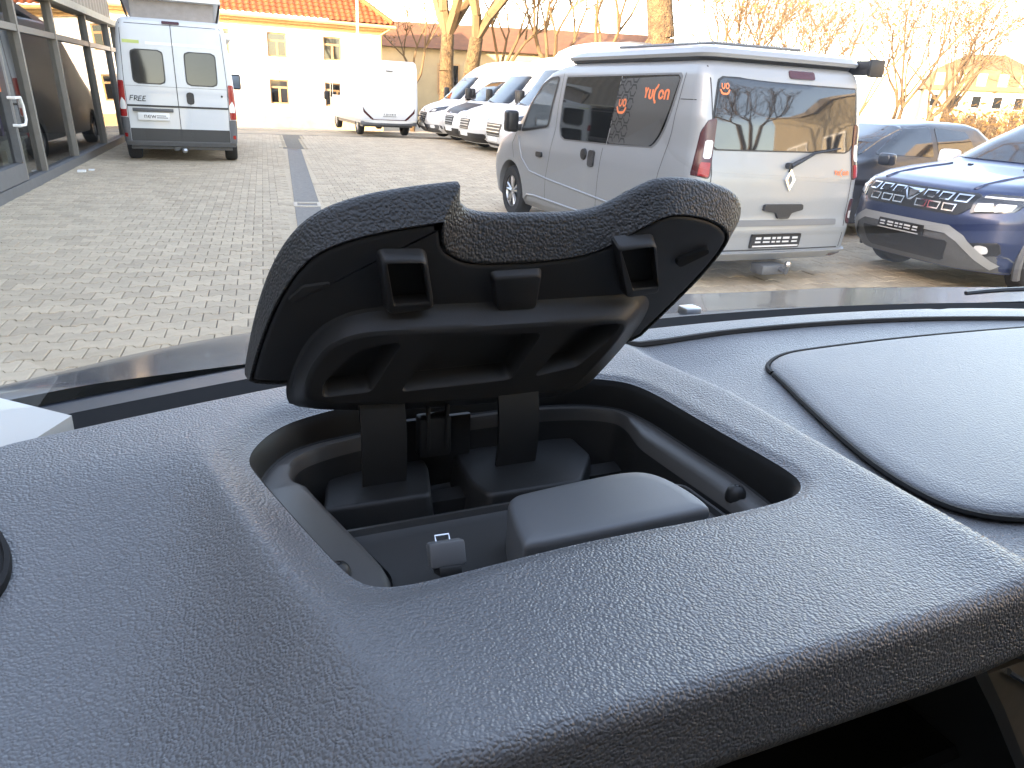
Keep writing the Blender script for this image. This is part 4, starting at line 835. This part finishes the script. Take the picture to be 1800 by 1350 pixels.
# ring mesh round the opening in (x, q) space
cx, cq = CEN[0], float(to_q(CEN[0], CEN[1])); ocq = np.stack([OC[:, 0], to_q(OC[:, 0], OC[:, 1])], 1)
x0_, x1_ = -.34, .98
angs = sorted(set(np.round(np.concatenate([np.linspace(-math.pi, math.pi, 460, endpoint=False), [math.atan2((b-cq)*.45, a-cx) for a in (x0_, x1_) for b in (QMIN, 1)]]), 6)))
V = []; NR = 120
for a in angs:
    dx, dq = math.cos(a), math.sin(a)/.45; best = None
    for i in range(len(ocq)):
        p, r_ = ocq[i], ocq[(i+1) % len(ocq)]; e = r_-p; den = dx*e[1]-dq*e[0]
        if abs(den) < 1e-12: continue
        t = ((p[0]-cx)*e[1]-(p[1]-cq)*e[0])/den; s = ((p[0]-cx)*dq-(p[1]-cq)*dx)/den
        if t > 0 and -1e-9 <= s <= 1+1e-9: best = t if best is None else min(best, t)
    tm = min([((x1_ if dx > 0 else x0_)-cx)/dx if abs(dx) > 1e-9 else 1e9, ((1 if dq > 0 else QMIN)-cq)/dq if abs(dq) > 1e-9 else 1e9])
    k = np.linspace(0, 1, NR)**1.35; t = best+(tm-best)*k; V.append(np.stack([cx+dx*t, cq+dq*t], 1))
G = np.array(V); P = dash_pos(G[..., 0].ravel(), G[..., 1].ravel()); n = len(angs)
F = [(i*NR+j, i*NR+j+1, ((i+1) % n)*NR+j+1, ((i+1) % n)*NR+j) for i in range(n) for j in range(NR-1)]
dash = mk('dashboard', (P, F), m_dash, van, smooth=180, fix=False, label='grey leather grained dashboard top')
gx, gq = np.meshgrid(np.linspace(.98, 1.80, 50), np.concatenate([np.linspace(QMIN, 0, 24, endpoint=False), np.linspace(0, 1, 40)]))
P = dash_pos(gx.ravel(), gq.ravel()); h, w = gx.shape
mk('dashboard_side', (P, [(j*w+i, j*w+i+1, (j+1)*w+i+1, (j+1)*w+i) for j in range(h-1) for i in range(w-1)]), m_dash, dash, smooth=180, fix=False)
def dz_at(x, y): return float(dash_z(np.array([x]), np.array([y]))[0])+Z0
def offs(loop, d):
    """inset a closed counter-clockwise or clockwise loop by d"""
    L = np.array(loop); a = np.roll(L, 1, 0); b = np.roll(L, -1, 0); t = b-a; t /= np.linalg.norm(t, axis=1)[:, None]+1e-12
    d = np.asarray(d, float).reshape(-1, 1); nrm = np.stack([-t[:, 1], t[:, 0]], 1); area = np.sum(L[:, 0]*b[:, 1]-b[:, 0]*L[:, 1]); s = 1 if area > 0 else -1
    return L+nrm*s*d
def shr(loop, d):
    L = np.array(loop); lo, hi = L.min(0), L.max(0); c = (lo+hi)/2; return c+(L-c)*(1-d/((hi-lo)/2))
def loft(loops, cap_first=False, cap_last=False):
    m = len(loops[0]); V = [p for L in loops for p in L]; F = []
    for k in range(len(loops)-1):
        for i in range(m): F.append((k*m+i, k*m+(i+1) % m, (k+1)*m+(i+1) % m, (k+1)*m+i))
    if cap_first: F.append(list(range(m))[::-1])
    if cap_last: F.append([(len(loops)-1)*m+i for i in range(m)])
    return V, F
def lp(loop, z): return [(p[0], p[1], Z0+z) for p in loop]
# ---- storage bin
zl = [dz_at(*p)-Z0 for p in OC]
top = [(p[0], p[1], Z0+z-.0005) for p, z in zip(OC, zl)]; topb = [(p[0], p[1], Z0+z-.006) for p, z in zip(offs(OC, .004), zl)]
def ledge(p): return -.278-.006*float(sstep((.42-p[1])/.1))
l1 = [(p[0], p[1], Z0+ledge(p)) for p in offs(OC, .006)]; l2 = [(p[0], p[1], Z0+ledge(p)-.001) for p in offs(OC, .008)]
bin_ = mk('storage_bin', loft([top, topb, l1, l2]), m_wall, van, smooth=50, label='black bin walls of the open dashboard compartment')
rv = (1-.66*sstep((OC[:, 1]-.49)/.07))*(1+.35*sstep((.12-OC[:, 0])/.06)*sstep((OC[:, 1]-.35)/.03)); inn = np.array(offs(OC, .008+.022*rv)); inn[:, 1] = np.maximum(inn[:, 1], .347)
i0 = np.array(offs(OC, .008)); i1 = np.array(offs(OC, .008+.018*rv)); i1[:, 1] = np.maximum(i1[:, 1], .344)
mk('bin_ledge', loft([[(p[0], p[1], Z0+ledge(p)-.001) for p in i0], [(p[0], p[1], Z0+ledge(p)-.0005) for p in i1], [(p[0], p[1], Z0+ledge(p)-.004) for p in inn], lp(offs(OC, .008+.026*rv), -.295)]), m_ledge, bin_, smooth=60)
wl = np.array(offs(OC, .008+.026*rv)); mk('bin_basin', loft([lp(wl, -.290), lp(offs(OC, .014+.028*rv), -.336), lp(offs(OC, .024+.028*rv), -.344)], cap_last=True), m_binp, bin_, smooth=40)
# shallow front tray standing in the basin
tr = rpoly([(.066, .448), (.205, .448), (.300, .440), (.352, .430), (.356, .352), (.30, .338), (.09, .338), (.074, .36)], .008, 3)
mk('front_tray', loft([lp(tr, -.336), lp(tr, -.291), lp(shr(tr, .0015), -.2895), lp(shr(tr, .004), -.2895), lp(shr(tr, .0055), -.294), lp(shr(tr, .012), -.2965)], cap_last=True), m_bing, bin_, smooth=45)
for pts in ([(.072, .508), (.160, .506), (.172, .556), (.172, .575), (.09, .570), (.082, .55)], [(.196, .518), (.204, .490), (.290, .488), (.322, .530), (.322, .572), (.20, .578)]):
    q = rpoly(pts, .006, 3); mk('hinge_step', loft([lp(shr(q, -.003), -.340), lp(q, -.312), lp(shr(q, .0012), -.309), lp(shr(q, .003), -.308), lp(shr(q, .004), -.3078)], cap_last=True), m_binp, bin_, smooth=50)
mk('rear_rib', join(box(.155, .215, .566, .572, Z0-.335, Z0-.268, .002), box(.163, .192, .552, .568, Z0-.300, Z0-.262, .003), box(.169, .172, .55, .556, Z0-.292, Z0-.25, .001), box(.186, .189, .55, .556, Z0-.292, Z0-.25, .001)), m_binp, bin_)
cv = chaikin([(.170, .352), (.178, .396), (.186, .407), (.199, .409), (.244, .413), (.285, .415), (.303, .406), (.312, .379), (.314, .350), (.308, .348), (.234, .348), (.172, .348)], 2)
mk('holder_cover', loft([lp(cv, -.300), lp(cv, -.2635), lp(shr(cv, .0007), -.2610), lp(shr(cv, .002), -.2595), lp(shr(cv, .004), -.2588), lp(shr(cv, .012), -.2585)], cap_last=True), M('cover_plastic', (.115, .12, .125), .45, bump=('noise', 1500, .2, .0004)), bin_, smooth=60, label='smooth grey cover standing in the bin front')
sk = mk('socket_cover', box(-.0115, .0115, -.006, .006, -.007, .009, .002, 2), M('socket_plastic', (.13, .135, .14), .4), bin_); sk.location = (.1275, .372, Z0-.272); sk.rotation_euler = (R(-28), 0, R(-4))
mk('socket_loop', tube([(-.005, .004, .008), (-.005, .006, .012), (.004, .006, .012), (.004, .004, .008)], .0009, 6), m_chrome, sk)
mk('socket_rim', box(-.007, .007, -.010, .012, -.012, -.006, .001), m_binp, sk)
dome = [(.0001, .0085), (.0015, .0083), (.0018, .007), (.0022, .0082), (.0050, .0070), (.0072, .0040), (.0080, 0), (.0080, -.004)]
for x, y in ((.0625, .386), (.369, .388)): mk('rubber_stop', xf(lathe(dome, 18, 'z'), Matrix.Translation((x, y, Z0-.281))), m_binp, bin_, smooth=60)
mk('corner_rib', join(box(.335, .362, .3475, .3500, Z0-.300, Z0-.283, .0008), box(.345, .366, .3600, .3625, Z0-.300, Z0-.283, .0008), box(.093, .0945, .336, .345, Z0-.298, Z0-.279, .0005), box(.110, .1115, .336, .345, Z0-.298, Z0-.281, .0005)), m_bing, bin_)
# ---- open lid (hinged at the windscreen side, standing 60 degrees)
LA = R(60); LV = Vector((0, -math.cos(LA), math.sin(LA))); LN = Vector((0, -math.sin(LA), -math.cos(LA))); LP0 = Vector((0, .56, Z0-.245))
def lid3(u, v, w): return LP0+Vector((u, 0, 0))+LV*v+LN*w
OUT = [(.026, .017), (.028, .040), (.036, .092), (.046, .133), (.059, .162), (.076, .181), (.104, .193), (.133, .199), (.160, .203), (.167, .2035), (.168, .2030), (.1685, .200), (.170, .188), (.183, .177), (.225, .176), (.276, .177), (.296, .189), (.311, .201), (.327, .209), (.358, .208), (.392, .200), (.410, .189), (.419, .172), (.419, .147), (.395, .077), (.372, .016)]
INN = [(.026, .030), (.031, .063), (.039, .099), (.049, .131), (.063, .159), (.080, .173), (.108, .183), (.147, .190), (.1525, .1905), (.153, .190), (.1532, .187), (.157, .168), (.169, .158), (.183, .153), (.225, .152), (.261, .155), (.283, .162), (.302, .177), (.324, .194), (.347, .194), (.375, .187), (.394, .175), (.399, .162), (.393, .131), (.375, .085), (.352, .034)]
oc_, ic_ = np.array(chaikin(OUT, 3)), np.array(chaikin(INN, 3))
def ll(L, w): return [lid3(p[0], p[1], w) for p in L]
def mixl(t): return oc_*(1-t)+ic_*t
lid = mk('storage_lid', loft([ll(shr(oc_, .0045), -.0285), ll(shr(oc_, .0015), -.0275), ll(shr(oc_, .0003), -.0250), ll(oc_, -.0215), ll(mixl(.08), -.0185), ll(mixl(.5), -.0100), ll(mixl(.94), -.0010), ll(ic_, 0), ll(offs(ic_, .0012), -.0002), ll(offs(ic_, .0016), -.004)], cap_first=True, cap_last=True), m_lidl, van, smooth=45, label='open lid with leather grained rim standing upright over the bin')
pn = offs(ic_, .0034); mk('lid_inner_panel', loft([ll(pn, -.0045), ll(pn, -.0012), ll(offs(pn, .0012), -.0002), ll(offs(pn, .003), .0)], cap_last=True), m_lidp, lid, smooth=40)
BT = [(.070, .031), (.064, .047), (.068, .073), (.077, .093), (.089, .103), (.108, .108), (.163, .105), (.218, .104), (.287, .103), (.316, .102), (.327, .094), (.325, .074), (.312, .034), (.301, .009), (.242, .009), (.140, .017)]
BB = [(.062, .006), (.058, .026), (.061, .054), (.071, .086), (.086, .104), (.110, .113), (.167, .111), (.224, .109), (.295, .109), (.338, .110), (.352, .098), (.352, .066), (.338, .017), (.324, -.019), (.255, -.018), (.148, -.012)]
bt, bb_ = np.array(chaikin(BT, 2)), np.array(chaikin(BB, 2)); W_ = .018
pk = [rpoly(p, .006, 3) for p in ([(.078, .038), (.078, .055), (.095, .082), (.106, .092), (.134, .095), (.116, .039)], [(.139, .035), (.159, .088), (.169, .097), (.247, .093), (.235, .038), (.230, .036)], [(.255, .037), (.274, .090), (.282, .096), (.318, .097), (.316, .081), (.294, .044)])]
loops = [[Vector((p[0], p[1], 0)) for p in offs(bt, .004)]]+[[Vector((p[0], p[1], 0)) for p in q] for q in pk]
allp = [p for L in loops for p in L]; tris = tessellate_polygon(loops)
face = ([lid3(p.x, p.y, W_) for p in allp], [list(t) for t in tris]); parts = [face]
parts.append(loft([ll(offs(bb_, -.004), -.001), ll(offs(bb_, .0), .0015), ll(bb_*.7+bt*.3, .006), ll(bb_*.2+bt*.8, .0135), ll(bt, .0165), ll(offs(bt, .002), W_-.0003), ll(offs(bt, .004), W_)]))
for q in pk: parts.append(loft([ll(q, W_), ll(offs(q, .0008), W_-.001), ll(offs(q, .003), .001)], cap_last=True))
mk('lid_bulge', join(*parts), m_lidp, lid, smooth=38)
for o_, h_ in (([(.112, .167), (.143, .166), (.156, .118), (.122, .115)], [(.1150, .1650), (.1405, .164), (.1515, .1255), (.1250, .1245)]), ([(.288, .171), (.321, .174), (.348, .120), (.318, .116)], [(.2915, .1685), (.3190, .1715), (.3435, .1275), (.3200, .1255)])):
    ob = rpoly(o_, .005, 3); hb = rpoly(h_, .0015, 3)
    cat_ = mk('catch_pocket', loft([ll(shr(ob, -.0025), -.001), ll(shr(ob, -.0008), .004), ll(ob, .0078), ll(shr(ob, .0012), .0095), ll(shr(ob, .0020), .010), ll(hb, .010), ll(shr(hb, .001), .009), ll(shr(hb, .001), .0005)], cap_last=True), m_lidp, lid, smooth=40)
    mk('pocket_recess', loft([ll(shr(hb, .0012), .0012), ll(shr(hb, .002), .0014)], cap_first=True, cap_last=True), m_gap, cat_, smooth=0)
pb = rpoly([(.197, .143), (.236, .144), (.242, .107), (.209, .108)], .004, 3); mk('lid_plate', loft([ll(shr(pb, -.002), -.001), ll(pb, .004), ll(shr(pb, .001), .0055), ll(shr(pb, .002), .006)], cap_last=True), m_lidp, lid, smooth=40)
mk('lid_buffer', loft([ll(rpoly([(.352, .150), (.378, .163), (.384, .156), (.360, .140)], .005, 3), -.001), ll(offs(rpoly([(.352, .150), (.378, .163), (.384, .156), (.360, .140)], .005, 3), .001), .003)], cap_last=True), m_gap, lid)
mk('lid_buffer', loft([ll(rpoly([(.054, .128), (.064, .140), (.082, .142), (.082, .138), (.066, .134), (.058, .124)], .002, 2), -.001), ll(offs(rpoly([(.054, .128), (.064, .140), (.082, .142), (.082, .138), (.066, .134), (.058, .124)], .002, 2), .0006), .002)], cap_last=True), m_bing, lid)
def strap(xa, xb, path, t=.004):
    V = []; 
    for y, z in path: V += [(xa, y, Z0+z), (xb, y, Z0+z), (xb, y+t, Z0+z), (xa, y+t, Z0+z)]
    F = [(4*i+k, 4*i+(k+1) % 4, 4*i+4+(k+1) % 4, 4*i+4+k) for i in range(len(path)-1) for k in range(4)]; F += [(0, 1, 2, 3), tuple(4*(len(path)-1)+k for k in range(4))]; return V, F
arm = [(.548, -.215), (.540, -.232), (.534, -.250), (.531, -.27), (.531, -.29), (.535, -.315)]
mk('hinge_arm', strap(.109, .146, arm), m_binp, lid, smooth=60); mk('hinge_arm', strap(.228, .266, arm), m_binp, lid, smooth=60)
# ---- panel on the right and the dark joints
pc = chaikin([(.549, .545), (.556, .575), (.598, .597), (.640, .603), (.812, .608), (1.02, .600), (1.40, .575), (1.45, .45), (1.40, .30), (1.0, .225), (.62, .232), (.525, .268), (.495, .288), (.484, .312), (.488, .368), (.519, .461)], 3)
def dlp(L, o): return [(p[0], p[1], dz_at(p[0], p[1])+o) for p in L]
def pz(x, y): return dz_at(max(x, .56), y)
def plp(L, o): return [(p[0], p[1], .5*dz_at(p[0], p[1])+.5*pz(p[0], p[1])+o) for p in L]
pcen = np.array([.95, .43]); pcA = np.array(pc)
mk('dash_panel', loft([plp(pcA, -.004), plp(pcA, .0015), plp(offs(pcA, .0015), .0035), plp(offs(pcA, .004), .0045)]+[plp(pcA*(1-t)+pcen*t, .005) for t in (.06, .15, .3, .5, .75, .98)], cap_last=True), m_panel, dash, smooth=60, label='large separate dash panel with a dark joint, right of the bin')
mk('panel_joint', tube([Vector((p[0], p[1], .5*dz_at(*p)+.5*pz(*p)+.0015)) for p in offs(pcA, -.0022)]+[Vector((pcA[0][0], pcA[0][1], .5*dz_at(*pcA[0])+.5*pz(*pcA[0])))], .0026, 6, cap=False), m_gap, dash)
mk('defroster_slot', join(*[(lambda a: a)(tube([Vector((x, y_far(x)-.052-.004*(x-.4), dz_at(x, y_far(x)-.052)+.0005)) for x in np.linspace(.30, 1.75, 40)], .0042, 6))]), m_gap, dash)
# gutter, glass, cowl
gut = []; xs = np.linspace(-.40, 1.82, 60)
def strip(fa, fb, n=60):
    V = [fa(x) for x in xs]+[fb(x) for x in xs]; return V, [(i, i+1, n+i+1, n+i) for i in range(n-1)]
mk('windscreen_gutter', join(strip(lambda x: (x, y_far(x)-.004, Z0-.262), lambda x: (x, y_far(x)+.030, Z0-.275)), strip(lambda x: (x, y_far(x)+.030, Z0-.275), lambda x: (x, y_far(x)+.05, Z0-.262))), m_gap, van, smooth=0, fix=False)
def ws_pt(x, t): 
    yb = y_far(x)+.05; yt = -.08-.10*((x-.75)/.95)**2; y = yb+(yt-yb)*t; z = Z0-.262+.70*t+.05*math.sin(math.pi*t); return Vector((x-(.02*t)*(1 if x > .75 else -1), y, z))
wx = np.linspace(-.36, 1.82, 46); V = [ws_pt(x, t) for t in np.linspace(0, 1, 26) for x in wx]; n = len(wx)
wsf = [(j*n+i, (j+1)*n+i, (j+1)*n+i+1, j*n+i+1) for j in range(25) for i in range(n-1)]
a_, b_, c_ = V[0], V[n], V[1]
if (b_-a_).cross(c_-a_).dot(Vector((0, 0, Z0))-a_) < 0: wsf = [f[::-1] for f in wsf]
glass = mk('windscreen', (V, wsf), m_ws, van, smooth=180, fix=False)
mk('cowl_panel', join(strip(lambda x: (x, y_far(x)+.052, Z0-.266), lambda x: (x, y_far(x)+.235, Z0-.318)), strip(lambda x: (x, y_far(x)+.052, Z0-.266), lambda x: (x, y_far(x)+.052, Z0-.30))), m_cowl, van, smooth=0, fix=False)
# bonnet
def bon_z(x, y):
    ed = float(np.interp(y, [.70, .95, 1.05, 1.15, 1.22, 1.30, 1.42, 1.6], [-.36, -.19, -.13, -.05, .04, .14, .30, .50])); er = 1.62-(ed-.0)
    z = -.302-.20*max(0, y-.82)+.012*math.exp(-((x-.75)/.35)**2); z -= .55*max(0, y-1.30)**1.5
    e = max(0, (ed+.06)-x); e2 = max(0, x-(er-.06)); return Z0+z-4.0*e*e-1.2*max(0, e-.07)-4*e2*e2-1.2*max(0, e2-.07)
bx, by = np.linspace(-.42, 1.95, 90), np.linspace(0, 1, 50)
mk('bonnet', ([(x, (y_far(x)+.225)*(1-t)+1.75*t, bon_z(x, (y_far(x)+.225)*(1-t)+1.75*t)) for t in by for x in bx], [(j*90+i, j*90+i+1, (j+1)*90+i+1, (j+1)*90+i) for j in range(49) for i in range(89)]), m_bonnet, van, smooth=180, fix=False, label='glossy dark blue grey bonnet beyond the windscreen')
mk('washer_nozzle', box(.672, .700, .875, .90, Z0-.300, Z0-.286, .003), m_alu, van)
wpz = [Vector((x, y_far(x)+.085+(x-.9)*.02, Z0-.268+.018*sstep((x-.95)/.3))) for x in np.linspace(1.12, 1.80, 20)]
mk('windscreen_wiper', tube(wpz, [.0035+.004*i/20 for i in range(20)], 6), m_black, van)
# left pillar, roof and the rest of the cab that shades the dashboard
pil = [(-.100, .612, -.250), (-.150, .640, -.246), (-.40, .70, -.20), (-.40, .48, -.262), (-.200, .505, -.262), (-.137, .553, -.254)]
up = Vector((-.12, -.70, .70)); V = [Vector((x, y, z+Z0)) for x, y, z in pil]
mk('pillar_trim', loft([[v+Vector((-.0, 0, -.03)) for v in V], V, [Vector((-.16, .62, Z0-.235)), Vector((-.19, .645, Z0-.225)), Vector((-.42, .70, Z0-.15)), Vector((-.42, .48, Z0-.20)), Vector((-.25, .52, Z0-.225)), Vector((-.185, .565, Z0-.232))], [Vector((-.34, .55, Z0-.10)), Vector((-.36, .57, Z0-.09)), Vector((-.44, .6, Z0-.06)), Vector((-.44, .44, Z0-.08)), Vector((-.38, .46, Z0-.10)), Vector((-.35, .5, Z0-.10))], [Vector((-.36, -.07, Z0+.46)), Vector((-.37, -.05, Z0+.47)), Vector((-.45, -.02, Z0+.48)), Vector((-.45, -.16, Z0+.45)), Vector((-.39, -.14, Z0+.45)), Vector((-.37, -.11, Z0+.45))]], True, True), m_pillar, van, smooth=40)
mk('pillar_trim', tube([(1.84, .52, Z0-.25), (1.80, -.12, Z0+.45)], .06, 8), m_pillar, van)
mk('roof_lining', box(-.5, 1.95, -2.6, -.10, Z0+.44, Z0+.50), m_head, van)
mk('bulkhead', box(-.5, 1.95, -2.65, -2.601, .3, Z0+.439), m_head, van)
for x in (-.50, 1.90): mk('door', join(box(x, x+.05, -1.1, .60, .35, Z0-.27), box(x, x+.05, -2.6, -1.101, .35, Z0+.439)), m_head, van)
mk('cab_floor', box(-.44, 1.89, -2.6, .9, .30, .349), m_gap, van)
mk('firewall', box(-.44, 1.89, .735, .78, .35, Z0-.31), m_gap, van)
# shelf and trim under the padded edge
mk('under_shelf', join(box(.02, .70, .30, .70, Z0-.56, Z0-.54), box(-.1, 1.85, .52, .54, Z0-.54, Z0-.325)), m_binp, dash)
fl = [(.442, -.295), (.446, -.335), (.500, -.400), (.562, -.480), (.70, -.68)]
mk('trim_frame', prism([(a, b) for a, b in fl]+[(a+.012, b) for a, b in fl[::-1]], lambda a, b: Vector((a, .232, Z0+b)), lambda a, b: Vector((a, .52, Z0+b))), m_bing, dash, smooth=30)
mk('wood_trim', prism([(.478, -.364), (.95, -.364), (.95, -.68), (.716, -.68), (.578, -.48), (.516, -.400)], lambda a, b: Vector((a, .238, Z0+b)), lambda a, b: Vector((a, .250, Z0+b))), m_wood, dash, smooth=0, label='brownish wood look trim panel under the dash edge')
mk('trim_filler', box(.458, .95, .240, .255, Z0-.362, Z0-.29), m_binp, dash)
mk('chrome_strip', tube([(.506, .236, Z0-.366), (.60, .236, Z0-.43)], .0026, 8), m_chrome, dash)
# instrument vent at the far left
vx, vy = -.147, .448
vc = Vector((vx, vy, dz_at(vx, vy)+.001)); nn = Vector((dz_at(vx-.01, vy)-dz_at(vx+.01, vy), dz_at(vx, vy-.01)-dz_at(vx, vy+.01), .02)).normalized(); rot = nn.to_track_quat('Z', 'Y').to_matrix().to_4x4()
mk('air_vent', xf(lathe([(.0001, .0008), (.028, .0008), (.029, .003), (.032, .003), (.033, -.002)], 32, 'z'), Matrix.Translation(vc) @ rot @ Matrix.Diagonal((.9, 1.4, 1, 1))), m_gap, dash, smooth=50)
